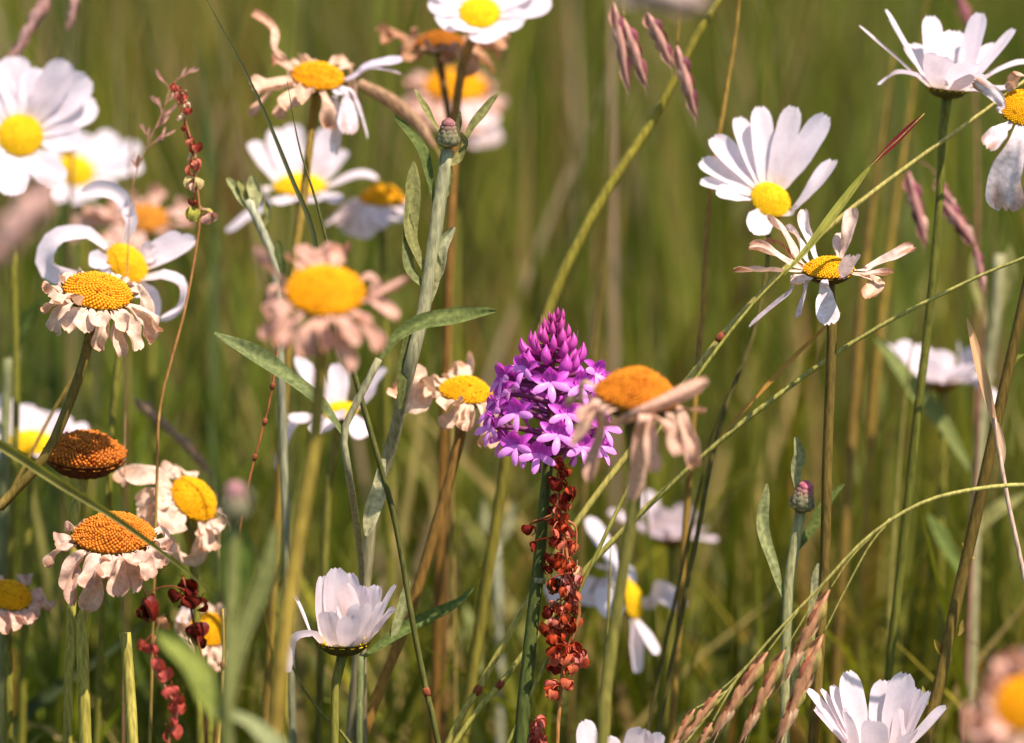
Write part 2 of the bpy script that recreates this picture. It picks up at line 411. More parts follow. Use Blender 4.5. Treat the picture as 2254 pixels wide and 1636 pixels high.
daisy("white daisy with petals curled back into hoops above a cream withered head", (280, 580, .07), 52, (.55, .55, .65),
      [(190, 612, .0, m_((190, 518, 10), (128, 530, 20), (112, 585, 10), w=1.0)), (228, 612, .35, {"w": 1.15}), (300, 655, .5, {"w": 1.1}),
       (352, 700, .2, m_((360, 612, 30), (396, 628, 20), (390, 672, 10), w=1.2)), (432, 530, .0), (400, 520, -.4), (178, 428, .0, m_((285, 490, -20), (262, 438, -20), (225, 420, -10), w=.8)),
       (312, 700, .4, m_((330, 650, 30), (330, 690, 20), w=.8)), (345, 545, -.2), (200, 585, .3)], L=130, W=46, cup=.5, stem=[(270, 700), (250, 900), (230, 1250)], disc=(.86, .5, .01))
daisy("cream withered daisy with crumpled hanging skirt of petals and speckled orange disc", (215, 642, .01), 76, (.18, .86, .48),
      [(95, 640, .3), (100, 690, .5), (125, 735, .4), (160, 735, .7), (195, 735, .9), (232, 775, .6), (268, 788, .5), (300, 775, .5), (330, 760, .3), (345, 735, .1), (130, 612, -.1), (160, 660, .8, {"w": .8}), (240, 720, .9), (290, 730, .8), (115, 660, .6)],
      style="cream", L=110, W=44, stem=[(185, 790), (145, 905), (95, 1010), (0, 1115), (-60, 1200)], scol=(.13, .11, .02), scol2=(.28, .14, .03), sr=11, fill=5, disc=(.8, .36, .01))
daisy("half withered daisy with twisted tan petals left and white petals hanging right", (700, 168, .08), 58, (.12, .82, .5),
      [(553, 26, 0, m_((625, 130), (605, 108, 20), (598, 65), w=.7)), (556, 196, .4), (572, 215, .6), (552, 262, .1, m_((590, 215), w=.6)), (640, 250, .7), (622, 268, .5),
       (668, 240, .9), (888, 132, .1, m_((810, 145), w=.7, col=(.62, .58, .66), br=0, roll=.5, wob=.3)), (884, 166, .3, m_((820, 152, 20), w=.7, col=(.62, .58, .66), br=.4, roll=.5, wob=.3)),
       (738, 345, .35, m_((735, 215, 30), (745, 280, 20), w=1.1, col=(.76, .72, .76), br=0, roll=.5, wob=.3)), (808, 308, .2, m_((785, 225, 20), w=.6, col=(.76, .72, .76), roll=.5, wob=.3)),
       (765, 300, .4, m_((765, 215, 30), col=(.76, .72, .76), roll=.6, wob=.3)), (600, 140, -.2), (660, 130, -.9), (760, 130, -.9)], style="tan", pc=(.72, .50, .34), L=150, W=42, stem=[(680, 330), (666, 450), (650, 560), (625, 900)], scol=(.24, .17, .03), sr=9, fill=3, disc=(.85, .40, .005))
daisy("white daisy with upright petals behind two dark grass blades", (660, 410, .17), 58, (.0, .93, .36),
      [(548, 312, -.3), (598, 282, -.5), (640, 270, -.6), (728, 278, -.5), (762, 330, -.3), (832, 398, .1, m_((745, 405), (790, 388))), (495, 508, .4, m_((590, 440), (540, 470), w=.8)), (700, 450, .9), (620, 455, .9), (745, 450, .6)],
      L=135, W=52, elev=.3, stem=[(662, 470), (655, 560), (640, 900), (630, 1300)], scol=YOLIVE, sr=9)
daisy("drooping daisy with amber domed disc and petals hanging straight down", (842, 440, .17), 50, (.05, .95, .3),
      [(715, 498, .1, m_((770, 460))), (745, 500, .4), (798, 528, .7), (850, 500, .9), (890, 490, .4), (825, 512, .9), (905, 455, .0), (770, 520, .5)], L=90, W=56, pc=(.80, .70, .66), disc=(.86, .42, .005), dh=.7, stem=[(845, 600), (850, 900)], elev=-.3)
daisy("white daisy with yellow disc cut off by the top edge over a dry head", (1056, 28, .10), 45, (.05, .62, .75),
      [(942, 8, 0), (962, 52, .3), (1012, 72, .5), (1082, 100, .7), (1152, 58, .3), (1215, 2, 0), (1180, -40, -.2), (1120, -75, -.5), (1060, -90, -.5), (1000, -70, -.4), (960, -35, -.2)], L=125, W=72, disc=(.90, .66, .01), elev=.05, stem=[(1025, 120), (1008, 200), (1000, 330), (985, 700)], scol=(.20, .11, .02), sr=10)
daisy("dark shrivelled tan daisy shaded under the white daisy at the top edge", (968, 92, .13), 52, (.0, .93, .3),
      [(828, 62, .1), (838, 95, .3), (880, 122, .5, m_((905, 75, 20), w=1.2)), (915, 140, .5), (980, 150, .9), (1030, 175, .5), (1085, 165, .2), (1100, 130, .0), (1000, 130, .9), (950, 125, .9), (1120, 95, 0)], style="tan", pc=(.55, .33, .18), L=110, W=44, fill=5, stem=[(995, 330), (990, 600)], disc=(.42, .15, .01), scol=BROWN)
daisy("blurred withered daisy with bright orange disc behind the dark brown stem", (1003, 190, .30), 68, (.05, .85, .5),
      [(895, 185, .2), (905, 245, .4), (950, 285, .7), (995, 295, .9), (1062, 330, .7, {"col": (.78, .68, .66), "w": 1.5, "wob": .3, "roll": .5}), (1095, 255, .3), (1085, 200, 0), (930, 270, .6), (1030, 300, .8), (1070, 285, .6, {"col": (.78, .68, .66), "w": 1.3, "wob": .3, "roll": .5})], style="pink", L=125, W=54, fill=3, disc=(.88, .42, .004), stem=[(1000, 400), (1000, 800)])
daisy("large blurred withered daisy with wide orange disc and pinkish tan petals", (716, 640, -.15), 86, (.05, .77, .63),
      [(556, 545, .2, m_((620, 620, 40), (585, 585, 40), w=.8)), (690, 545, -.6, {"w": 1.5}), (748, 540, -.7, {"w": 1.4}), (640, 575, -.6), (590, 700, .2), (585, 755, .3), (620, 770, .5, {"w": 1.3}), (680, 790, .7), (722, 775, .9), (775, 820, .6),
       (910, 612, .1, m_((825, 655, 30), w=.7)), (875, 705, .2, m_((825, 660, 30), w=.8)), (838, 775, .4), (812, 715, .5), (760, 740, .9), (795, 760, .7)], style="pink", pc=(.66, .41, .30), L=135, W=44, fill=2, disc=(.86, .41, .004),
      stem=[(700, 880), (688, 1000), (645, 1250), (605, 1600)], scol=(.24, .20, .03), scol2=(.30, .17, .03), sr=15)
daisy("white daisy half hidden below the large orange withered head", (748, 905, .10), 40, (-.1, .9, .4),
      [(652, 782, -.5), (668, 800, -.4), (738, 800, -.6), (852, 812, -.1, {"w": 1.1}), (830, 850, .1), (608, 1035, .4, m_((648, 935, 30), w=.9)), (640, 925, .5, {"w": .9}), (800, 965, .4), (745, 905, .95, {"w": .8}), (700, 955, .8)], L=120, W=46, elev=.3, stem=[(725, 1050), (716, 1200), (705, 1500)], scol=(.13, .13, .02), sr=9)
daisy("cream daisy with rolled petals and domed yellow disc touching the purple orchid", (1025, 862, .05), 58, (.12, .9, .4),
      [(866, 842, .2, m_((925, 885, 30), w=1.5, roll=1.2)), (905, 848, .5, m_((950, 870, 40), (930, 832, 60), w=1.0)), (1022, 800, -.8, {"w": .9}), (990, 820, -.7), (1000, 945, .6, {"w": 1.1}), (1032, 950, .7, {"w": 1.1}), (1070, 985, .4, {"w": 1.2}), (1085, 940, .2), (985, 900, .8), (1100, 880, .0)], style="cream", pc=(.80, .60, .42), L=120, W=50, fill=3, disc=(.86, .47, .005), dh=.55,
      stem=[(1008, 985), (960, 1160), (895, 1370), (800, 1620)], scol=(.17, .10, .02), scol2=(.40, .22, .04), sr=11)
daisy("withered daisy with brown domed disc and long tan petals in front of orchid", (1402, 872, -.09), 92, (.14, .94, .32),
      [(1562, 835, .3, m_((1345, 935, 75), (1420, 905, 95), (1490, 872, 80), w=.9, wob=.7)), (1545, 860, .0), (1552, 905, .2), (1530, 1030, .3), (1490, 1005, .4), (1382, 1105, .6, m_((1405, 965, 95), w=1.3, wob=.6)), (1300, 1065, .5, m_((1325, 960, 60), w=1.2, wob=.6)),
       (1262, 985, .4, {"w": .9}), (1245, 895, .2, {"col": (.42, .33, .16), "w": .7}), (1430, 1040, .7), (1470, 960, .8, {"w": .9}), (1275, 930, .3)], style="pink", pc=(.70, .47, .33), L=165, W=40, fill=3, disc=(.68, .25, .015), dh=.62, rod=2.0,
      stem=[(1398, 1080), (1372, 1250), (1335, 1500), (1325, 1640)], scol=(.10, .10, .02), scol2=YOLIVE, sr=13, florets=620)
daisy("white daisy opened like a fan with a folded petal over its disc", (1697, 440, .05), 46, (.30, .52, .75),
      [(1672, 232, -.55), (1622, 256, -.5), (1748, 232, -.6), (1820, 252, -.45), (1566, 302, -.35), (1541, 355, -.2), (1540, 402, 0, {"w": .7}), (1574, 424, .15, {"w": .8}), (1836, 352, .15, {"mid": [(1742, 470, 40), (1790, 420, 50)], "w": 1.25, "tw": .6}), (1652, 520, .75, {"w": 1.0}), (1790, 300, -.3, {"w": .8}), (1596, 330, -.35, {"w": .7})], L=175, W=52, cup=.35, stem=[(1690, 560), (1660, 730), (1590, 920), (1540, 1150)], scol=(.10, .09, .02), sr=5, disc=(.86, .58, .01), dh=.5)
daisy("white daisy with raised petals and dark green cup on a green stem", (2086, 192, .045), 46, (.08, .97, .16),
      [(1890, 56, -.1, {"w": .55}), (1948, 20, -.35, {"w": .7}), (1956, 42, -.1, {"w": .55}), (2052, 30, -.6), (2163, 24, -.6), (2236, 62, -.4), (2275, 140, .0, m_((2190, 160), (2240, 140))), (1933, 190, .3, m_((2020, 170, 30), (1970, 164, 30), w=1.15)), (2062, 128, .6, {"w": 1.3, "mid": [(2055, 172, 60)]}), (2150, 172, .9, {"w": 1.2}), (2222, 200, .5), (2110, 60, -.8), (2200, 90, -.6), (2010, 90, -.7), (2120, 150, .95, {"w": 1.2})], L=165, W=54, elev=.5, stem=[(2075, 300), (2066, 470), (2045, 700), (2010, 1000)], scol=(.11, .12, .015), sr=9, cupc=(.12, .12, .02))
daisy("ragged daisy with orange disc and brown tipped petals cut off by the edge", (2250, 236, -.02), 48, (.05, .55, .8),
      [(2138, 178, .2, m_((2205, 235, 30), (2180, 205, 30), w=.6, br=1)), (2225, 162, .1, {"w": 1.0, "col": (.74, .56, .42)}), (2168, 332, .4, {"w": .9, "br": .9}), (2214, 466, .3, {"w": 1.5, "roll": .5, "wob": .4, "br": .8}), (2300, 400, .3), (2330, 260, 0), (2310, 150, -.3)], style="cream", pc=(.80, .75, .76), L=165, W=46, stem=[(2300, 500), (2330, 900)], disc=(.86, .46, .005))
daisy("papery withered daisy with splayed brown tipped petals on spotted brown stem", (1824, 592, .01), 56, (-.02, .93, .36),
      [(1688, 474, -.3, {"w": .9, "br": .7}), (1770, 458, -.5, {"w": .8, "col": (.80, .75, .76)}), (1885, 455, -.5, {"w": .8}), (1880, 510, -.7), (2018, 545, .0, m_((1905, 595), (1960, 570), br=1, w=.9)), (1965, 602, .3, m_((1895, 605, 20), br=1, w=.6)), (1902, 660, .4, m_((1900, 610, 30), (1928, 625, 20), br=.9, col=(.72, .52, .36))), (1758, 698, .5, m_((1772, 635, 45), w=1.3, col=(.80, .75, .76), roll=.5, wob=.4)), (1820, 718, .6, m_((1812, 640, 60), w=1.1, col=(.80, .75, .74), br=.2, roll=.5, wob=.4)),
       (1612, 600, .1, {"w": 1.0, "br": 1}), (1648, 545, -.1, {"w": .9, "br": .9}), (1682, 530, -.2, {"w": .6, "col": (.42, .22, .11)}), (1868, 566, .9, {"w": .8, "col": (.72, .67, .72), "br": 0, "mid": [(1852, 612, 60)]}), (1648, 722, .2, m_((1740, 640, 20), w=.4, col=(.6, .54, .56), br=0)), (1730, 500, -.4, {"w": .9, "col": (.80, .75, .76)}), (1735, 625, .5, {"w": .9})], style="cream", pc=(.78, .63, .52), L=160, W=38, fill=0, disc=(.86, .45, .005),
      stem=[(1832, 720), (1822, 1000), (1816, 1240), (1800, 1500), (1790, 1636)], scol=(.12, .09, .015), scol2=(.16, .10, .02), sr=11, cupc=(.10, .07, .02))
daisy("blurred pinkish daisy with cupped petals and rusty underside beside the right stem", (2072, 838, .17), 42, (-.05, .97, .15),
      [(1948, 758, -.1), (1985, 750, -.4), (2030, 800, .6), (2060, 770, .2, {"w": 1.2}), (2110, 752, .1), (2150, 765, -.1), (2185, 830, .2), (2130, 800, .7), (2020, 760, -.5), (2195, 900, .4, m_((2150, 845))), (2090, 820, .9)], L=135, W=58, elev=.5, stem=[(2075, 1000), (2070, 1300)], cupc=(.28, .12, .02))
daisy("white daisy with bowl of petals and yellow base behind the dead brown head", (70, 975, .13), 50, (.1, .85, .45),
      [(-10, 870, -.3), (40, 890, -.4), (100, 905, -.4), (150, 915, -.3), (228, 975, .1), (195, 940, -.1), (-40, 950, 0), (-20, 1010, .3), (30, 930, -.6), (125, 1010, .6)], L=120, W=60, elev=.4, stem=[(60, 1200), (50, 1500)])
daisy("dead brown daisy head without petals, a bristly rust coloured button", (186, 1002, .03), 86, (.05, .95, .30), [], style="tan", disc=(.52, .17, .02), dh=.50, rod=3.2, florets=560, cupc=(.10, .03, .01), stem=[(168, 1110), (158, 1330), (150, 1600)], scol=YOLIVE, sr=10)
daisy("cream daisy with curled petals and tilted yellow disc facing right", (428, 1098, .06), 58, (.55, .55, .62),
      [(268, 1072, .1, m_((330, 1050, 20), (290, 1050), w=1.3)), (300, 1110, .3, {"w": 1.2}), (322, 1158, .4, {"w": 1.4}), (370, 1172, .7, {"w": 1.3}), (398, 1190, .5, m_((450, 1175, 40), (430, 1225, 30), (395, 1215, 20), w=.9)), (465, 1215, .5), (350, 1045, -.3), (400, 1045, -.5), (490, 1170, .2), (340, 1090, .5, {"w": 1.2})], style="cream", L=115, W=52, fill=2, disc=(.87, .46, .004), stem=[(430, 1300), (440, 1600)])
daisy("withered cream daisy with rusty bristly disc drooping on a thick yellow stem", (250, 1180, .0), 88, (.0, .92, .38),
      [(108, 1250, .3), (122, 1200, .1), (142, 1170, -.1, {"w": 1.1}), (155, 1300, .4), (168, 1335, .5), (195, 1345, .5, {"w": .9}), (222, 1290, .8, {"w": 1.5}), (270, 1312, .7), (300, 1305, .6), (330, 1275, .5), (358, 1250, .2), (365, 1215, .0), (245, 1270, .9, {"w": 1.3}), (320, 1240, .8)], style="cream", pc=(.76, .55, .42), L=135, W=48, fill=3, disc=(.66, .23, .02), dh=.5, rod=2.2, florets=620,
      stem=[(185, 1345), (182, 1430), (188, 1640)], scol=YOLIVE, scol2=(.30, .26, .04), sr=13)
daisy("small withered daisy with bright yellow disc cut off by the left edge", (22, 1310, .05), 48, (.25, .75, .6),
      [(115, 1345, .2), (98, 1320, .0), (70, 1375, .6), (35, 1385, .8), (0, 1385, .8), (-60, 1340, .2), (-50, 1280, -.2), (60, 1270, -.4), (85, 1365, .4)], style="pink", pc=(.72, .50, .38), L=95, W=42, fill=3, stem=[(20, 1480), (20, 1620)], disc=(.87, .46, .004))
daisy("withered daisy with yellow disc low behind dark maroon sorrel seeds", (462, 1385, .08), 46, (.25, .62, .72),
      [(392, 1350, .1, {"w": 1.3, "col": (.8, .74, .72)}), (385, 1390, .3), (410, 1430, .4), (440, 1455, .6), (480, 1478, .5), (505, 1450, .4), (520, 1400, .1), (430, 1330, -.3), (500, 1340, -.3), (402, 1370, .3, {"w": 1.1})], style="cream", L=90, W=42, fill=2, stem=[(465, 1560), (460, 1636)], disc=(.87, .47, .004))
daisy("white cup shaped daisy with upright petals and one petal curled down", (756, 1412, .0), 56, (.0, .985, .17),
      [(704, 1268, -.2), (736, 1250, -.45), (768, 1262, -.6), (800, 1290, -.3), (832, 1290, -.35), (872, 1288, -.1), (642, 1480, .2, m_((690, 1398, 30), (652, 1412, 30), w=1.3)), (628, 1288, -.1, m_((680, 1390), (655, 1330), w=.35)), (722, 1342, .55, {"w": .9}), (800, 1325, .6, {"w": 1.1}), (846, 1322, .4), (872, 1340, .15), (760, 1280, .1, {"w": .9}), (775, 1350, .8, {"w": .9})], L=135, W=50, elev=.8, stem=[(740, 1490), (736, 1640)], scol=(.13, .13, .02), scol2=YOLIVE, sr=9, cup=.4, cupc=(.10, .09, .02))
daisy("white daisy seen from the side with yellow disc facing right, behind sorrel", (1388, 1318, .13), 46, (.85, .3, .42),
      [(1290, 1140, -.1, {"w": 1.3}), (1200, 1308, .1, m_((1320, 1300), (1260, 1290), w=1.3)), (1315, 1250, -.3, {"w": 1.2}), (1398, 1480, .3, {"w": 1.2}), (1510, 1335, .2, m_((1455, 1300, 20), w=.9)), (1440, 1440, .3), (1310, 1330, .5, {"w": 1.3}), (1370, 1240, -.4)], L=165, W=52, elev=-.2, stem=[(1340, 1420), (1330, 1640)])
daisy("blurred pinkish daisy tipped away with dark rusty underside behind the sorrel", (1478, 1180, .20), 42, (.0, .97, .1),
      [(1338, 1128, 0), (1395, 1150, .4), (1415, 1080, -.5), (1455, 1118, .3), (1510, 1110, -.3), (1545, 1130, -.2), (1580, 1190, .1), (1500, 1150, .9), (1550, 1160, .5), (1430, 1165, .8)], L=110, W=54, elev=.5, stem=[(1475, 1400), (1470, 1640)], cupc=(.22, .1, .02), pc=(.70, .62, .64))
daisy("crisp white daisy with tall funnel of petals cut off by the bottom edge", (1932, 1668, .0), 52, (.02, .93, .34),
      [(1771, 1516, -.1, {"w": .8}), (1806, 1518, -.25, {"w": .6}), (1830, 1510, -.3, {"w": .7}), (1865, 1478, -.5, {"w": 1.1}), (1952, 1500, -.6), (1997, 1482, -.5, {"w": 1.1}), (2028, 1518, -.3), (2048, 1522, .05, {"w": .7}), (2084, 1556, .2), (1915, 1578, .75, {"w": 1.05}), (2006, 1602, .7, {"w": .8}), (1852, 1560, .35, {"w": 1.1}), (1790, 1560, .2), (1985, 1560, .2)], L=165, W=52, elev=.7, cup=.4, stem=[(1932, 1800), (1930, 1900)])
daisy("white daisy with broad petals barely rising above the bottom edge", (1355, 1720, .03), 50, (.0, .93, .34),
      [(1280, 1588, -.1, {"w": 1.2}), (1335, 1625, -.5), (1420, 1605, -.2, {"w": 1.3}), (1462, 1618, 0), (1230, 1660, 0), (1490, 1680, .1), (1310, 1680, .6), (1400, 1690, .6)], L=125, W=58, elev=.6, stem=[(1355, 1850), (1355, 1900)])
daisy("very blurred pink withered daisy with orange disc at the bottom right corner", (2262, 1545, -.27), 76, (-.25, .6, .75),
      [(2190, 1445, -.1, {"w": 1.8}), (2230, 1430, -.2, {"w": 1.6}), (2130, 1580, .2, {"w": 1.5}), (2140, 1640, .3, {"w": 1.6}), (2190, 1650, .5, {"w": 1.6}), (2250, 1680, .6), (2150, 1530, .1), (2330, 1450, -.2), (2380, 1560, 0), (2320, 1680, .4), (2170, 1490, .1, {"w": 1.6}), (2165, 1600, .4, {"w": 1.6})], style="pink", pc=(.78, .52, .40), L=115, W=48, fill=4, stem=[(2262, 1750), (2262, 1900)], disc=(.87, .42, .004), sr=11)
daisy("faint pale pink daisy far back low among the grass by thick stems", (120, 1500, .42), 38, (0, .8, .6),
      [(50, 1470), (80, 1540), (150, 1540), (190, 1480), (160, 1440), (90, 1440), (60, 1510)], pc=(.6, .46, .46), L=70, W=52, stem=[(120, 1600), (120, 1640)], disc=(.5, .3, .1))

# ------------------------------------------------------------------ pyramidal orchid
LIP = A3((.91, .35, .88)); SEP = A3((.66, .10, .60)); BUD = A3((.56, .07, .30)); DPUR = A3((.16, .015, .10))
def orchid():
    C = stem_curve([(1220, 690), (1217, 800), (1212, 930), (1207, 1019), (1197, 1117), (1185, 1253), (1174, 1350), (1158, 1505), (1147, 1636)], 0.0)
    base = ground_of(C); th = thing("pyramidal_orchid", "purple pyramidal orchid spike with dark buds at its tip on a green stem", "orchid", base)
    n = len(C); m = MB(); z = C[:, 2]
    r = np.interp(z, [.10, .18, .24, .27, .32], [17, 16, 13, 11, 3]) * PX
    top = at(1207, 1010)[2]
    col = np.array([(.075, .10, .018) if zz < top else (.12, .05, .04) for zz in z]) * (1 + .1 * rng.normal(size=(n, 1)))
    m.tube(C, r, col, n=12, ridge=.03); st = m.build("stem", M_STEM, th)
    # sheathing leaf round the stem below the spike
    Cs = np.array([at(1186, 1276), at(1191, 1220), at(1197, 1165), at(1203, 1120)])
    m = MB(); m.ribbon(spline(Cs, 10), np.linspace(1, .05, 10) ** .6 * 17 * PX, cv(.5, 0, 1), (.16, .17, .05), nv=7, roll=1.5); m.build("sheath_leaf", M_LEAF, th)
    m = MB(); q = spline([at(1185, 1284), at(1186, 1272)], 3); m.tube(q, 15.5 * PX, (.30, .30, .14), n=12); m.build("sheath_ring", M_STEM, th)
    ax = nrm(at(1222, 690) - at(1208, 1010))
    def axis_at(py): return at(1208 + (1010 - py) * 14 / 320., py)
    def surf(px, py, rad, back=False):
        rad *= .95
        a = axis_at(py); dx = (px - (1208 + (1010 - py) * 14 / 320.)); dx = max(-rad, min(rad, dx))
        dz = math.sqrt(max(0, rad * rad - dx * dx)) * (-1 if back else 1)
        o = a + cv(dx, 0, dz) * PX
        return o, nrm(cv(dx, 0, dz)), a
    def seg(m, O, F, U, dirs, L, W, col, cup=.3, nv=5, lobe=False):
        C_ = spline([O + sum(b * x for b, x in zip((np.cross(F, U), U, F), p)) * L for p in dirs], 9); t = np.linspace(0, 1, 9)
        wd = W * (np.sin(np.pi * np.clip(t * .85 + .13, 0, 1)) ** .7)
        if lobe: wd = W * np.array([.6, .62, .72, .88, 1, 1, .95, .75, .25])
        m.ribbon(C_, wd, F, col, nv=nv, cup=cup)
    def flower(px, py, rad, back=False, sc_=1.0, tilt=.15, roll=0.):
        O, F, a = surf(px, py, rad, back); rg_ = random.Random(int(px * 3 + py))
        F = nrm(F + ax * (tilt + rg_.uniform(-.12, .12)) + cv(rg_.uniform(-.18, .18), 0, 0 if back else .55)); U = nrm(ax - F * np.dot(ax, F)); 
        ro = roll + rg_.uniform(-.25, .25); S = np.cross(F, U); U = nrm(U * math.cos(ro) + S * math.sin(ro)); mm = .00100 * sc_
        m = MB(); j = a - ax * 3 * mm                                # ovary: joins the flower to the spike
        m.tube(spline([j, j * .5 + O * .5 + ax * 1.0 * mm, O - F * .8 * mm], 8), np.array([.9, 1.1, 1.2, 1.2, 1.1, 1.0, .9, .8]) * .8 * mm, A3((.24, .06, .16)), n=6)
        fl = m.build("flower", M_ORCH, th)
        lc = LIP * rg_.uniform(.9, 1.06); scn = SEP * rg_.uniform(.85, 1.15)
        m = MB()                                                      # three lobed lip
        for sx, dn, L in ((-1, -.42, 7.2), (0, -1.0, 6.8), (1, -.42, 7.2)):
            sx += rg_.uniform(-.1, .1)
            seg(m, O, F, U, [(0, 0, .0), (-sx * .32, dn * .32, .24), (-sx * .68, dn * .68, .34), (-sx * .95, dn * 1.0, .30)], L * mm, 1.3 * mm, lc, cup=-.25, lobe=True)
        m.build("lip", M_ORCH, fl)
        m = MB()                                                      # hood
        for sx in (-.45, .45): seg(m, O, F, U, [(0, 0, -.1), (sx * .5, .4, .0), (sx * .62, .75, .22), (sx * .25, 1.0, .55)], 4.6 * mm, 1.6 * mm, scn * 1.05, cup=.5)
        seg(m, O, F, U, [(0, .1, -.2), (0, .55, -.15), (0, .95, .1), (0, 1.1, .5)], 4.8 * mm, 1.5 * mm, scn, cup=.5); m.build("hood", M_ORCH, fl)
        for sx in (-1, 1):
            m = MB(); e = rg_.uniform(.25, .6)
            seg(m, O, F, U, [(0, 0, -.1), (sx * .4, .15, .05), (sx * .75, .15 + e * .4, .05), (sx * 1.05, e, -.1)], 6.0 * mm, 1.7 * mm, scn, cup=.35); m.build("sepal", M_ORCH, fl)
        m = MB(); m.tube(spline([O - F * .5 * mm, O - F * 4 * mm - U * 1.5 * mm, O - F * 8 * mm - U * 5 * mm], 7), np.linspace(.55, .35, 7) * mm, SEP * .8, n=5); m.build("spur", M_ORCH, fl)
    fs = [(1140, 910, 95, 0), (1211, 843, 80, 0), (1276, 850, 95, 0), (1227, 958, 105, 0), (1137, 981, 105, 0), (1076, 940, 134, 0), (1155, 809, 72, 0), (1100, 832, 112, .3), (1310, 822, 105, -.3),
          (1248, 913, 100, 0), (1326, 942, 122, 0), (1080, 904, 130, .1), (1092, 868, 114, .2), (1128, 845, 90, .1), (1330, 852, 118, -.1), (1330, 985, 115, 0), (1280, 985, 110, 0), (1185, 1000, 80, 0)]
    for px, py, rad, ro in fs: flower(px, py, rad, sc_=1.0 if py > 830 else .95, roll=ro)
    for px, py, rad in [(1110, 965, 115), (1210, 960, 105), (1310, 960, 115), (1115, 890, 105), (1175, 880, 100), (1235, 890, 100), (1300, 890, 105), (1150, 840, 90), (1210, 830, 85), (1265, 835, 90), (1160, 990, 100), (1260, 990, 100)]: flower(px, py, rad, back=True)
    def bud(px, py, rad, L, W, back=False, open_=0.0):
        O, F, a = surf(px, py, rad, back); U = nrm(ax * (1.0 - open_) + F * (.22 + open_)); L *= PX; W *= PX
        t = np.linspace(0, 1, 9); prof = np.array([.25, .7, .95, 1, .95, .8, .55, .28, .03])
        C_ = spline([O - U * L * .5 - F * L * .05, O + F * W * .3, O + U * L * .5], 9)
        k = np.clip((830 - py) / 130., 0, 1); c0 = SEP * (1 - k) + BUD * k
        m = MB(); m.tube(C_, prof * W * .5, np.array([c0 * (1.25 - .5 * x) for x in t]), n=8, ridge=.06)
        m.tube(spline([a - ax * L * .3, O - U * L * .45], 4), 1.2 * PX * 4, DPUR * 2, n=5)
        b = m.build("bud", M_ORCH, th)
        m = MB(); s_ = rnd.choice((-1, 1)); S = np.cross(F, U)
        m.ribbon(spline([a - ax * L * .3, O - U * L * .3 + S * s_ * W * .5 + F * W * .2, O + U * L * .35 + S * s_ * W * .75 + F * W * .2, O + U * L * .62 + S * s_ * W * 1.0], 8), np.linspace(1, .1, 8) * 3.2 * PX, F, DPUR * 2.2, nv=3, cup=.5)
        m.build("bract", M_ORCH, b)
    for px, py, rad, L, W, op in [(1151, 766, 62, 52, 26, .25), (1182, 755, 46, 54, 22, 0), (1169, 747, 50, 40, 14, 0), (1203, 780, 56, 46, 25, 0), (1201, 739, 34, 42, 18, 0), (1218, 755, 46, 44, 18, 0), (1235, 741, 36, 44, 20, 0), (1257, 753, 44, 46, 21, 0), (1240, 768, 48, 42, 18, 0),
        (1273, 778, 60, 56, 27, .15), (1202, 716, 26, 38, 14, 0), (1217, 724, 26, 38, 14, 0), (1233, 716, 24, 40, 15, 0), (1247, 730, 32, 36, 16, 0), (1219, 701, 16, 32, 12, 0), (1236, 694, 20, 32, 12, 0), (1211, 697, 16, 28, 9, 0), (1226, 688, 8, 26, 9, 0), (1243, 802, 66, 52, 28, .1), (1170, 790, 62, 44, 22, .1), (1263, 800, 68, 44, 22, .2)]: bud(px, py, rad, L, W, False, op)
    for px, py, rad in [(1175, 775, 50), (1205, 765, 50), (1235, 770, 50), (1260, 780, 55), (1195, 735, 32), (1225, 735, 34), (1245, 742, 36), (1215, 710, 20), (1232, 705, 20), (1215, 800, 60), (1250, 805, 64)]: bud(px, py, rad, 42, 19, True)
orchid()

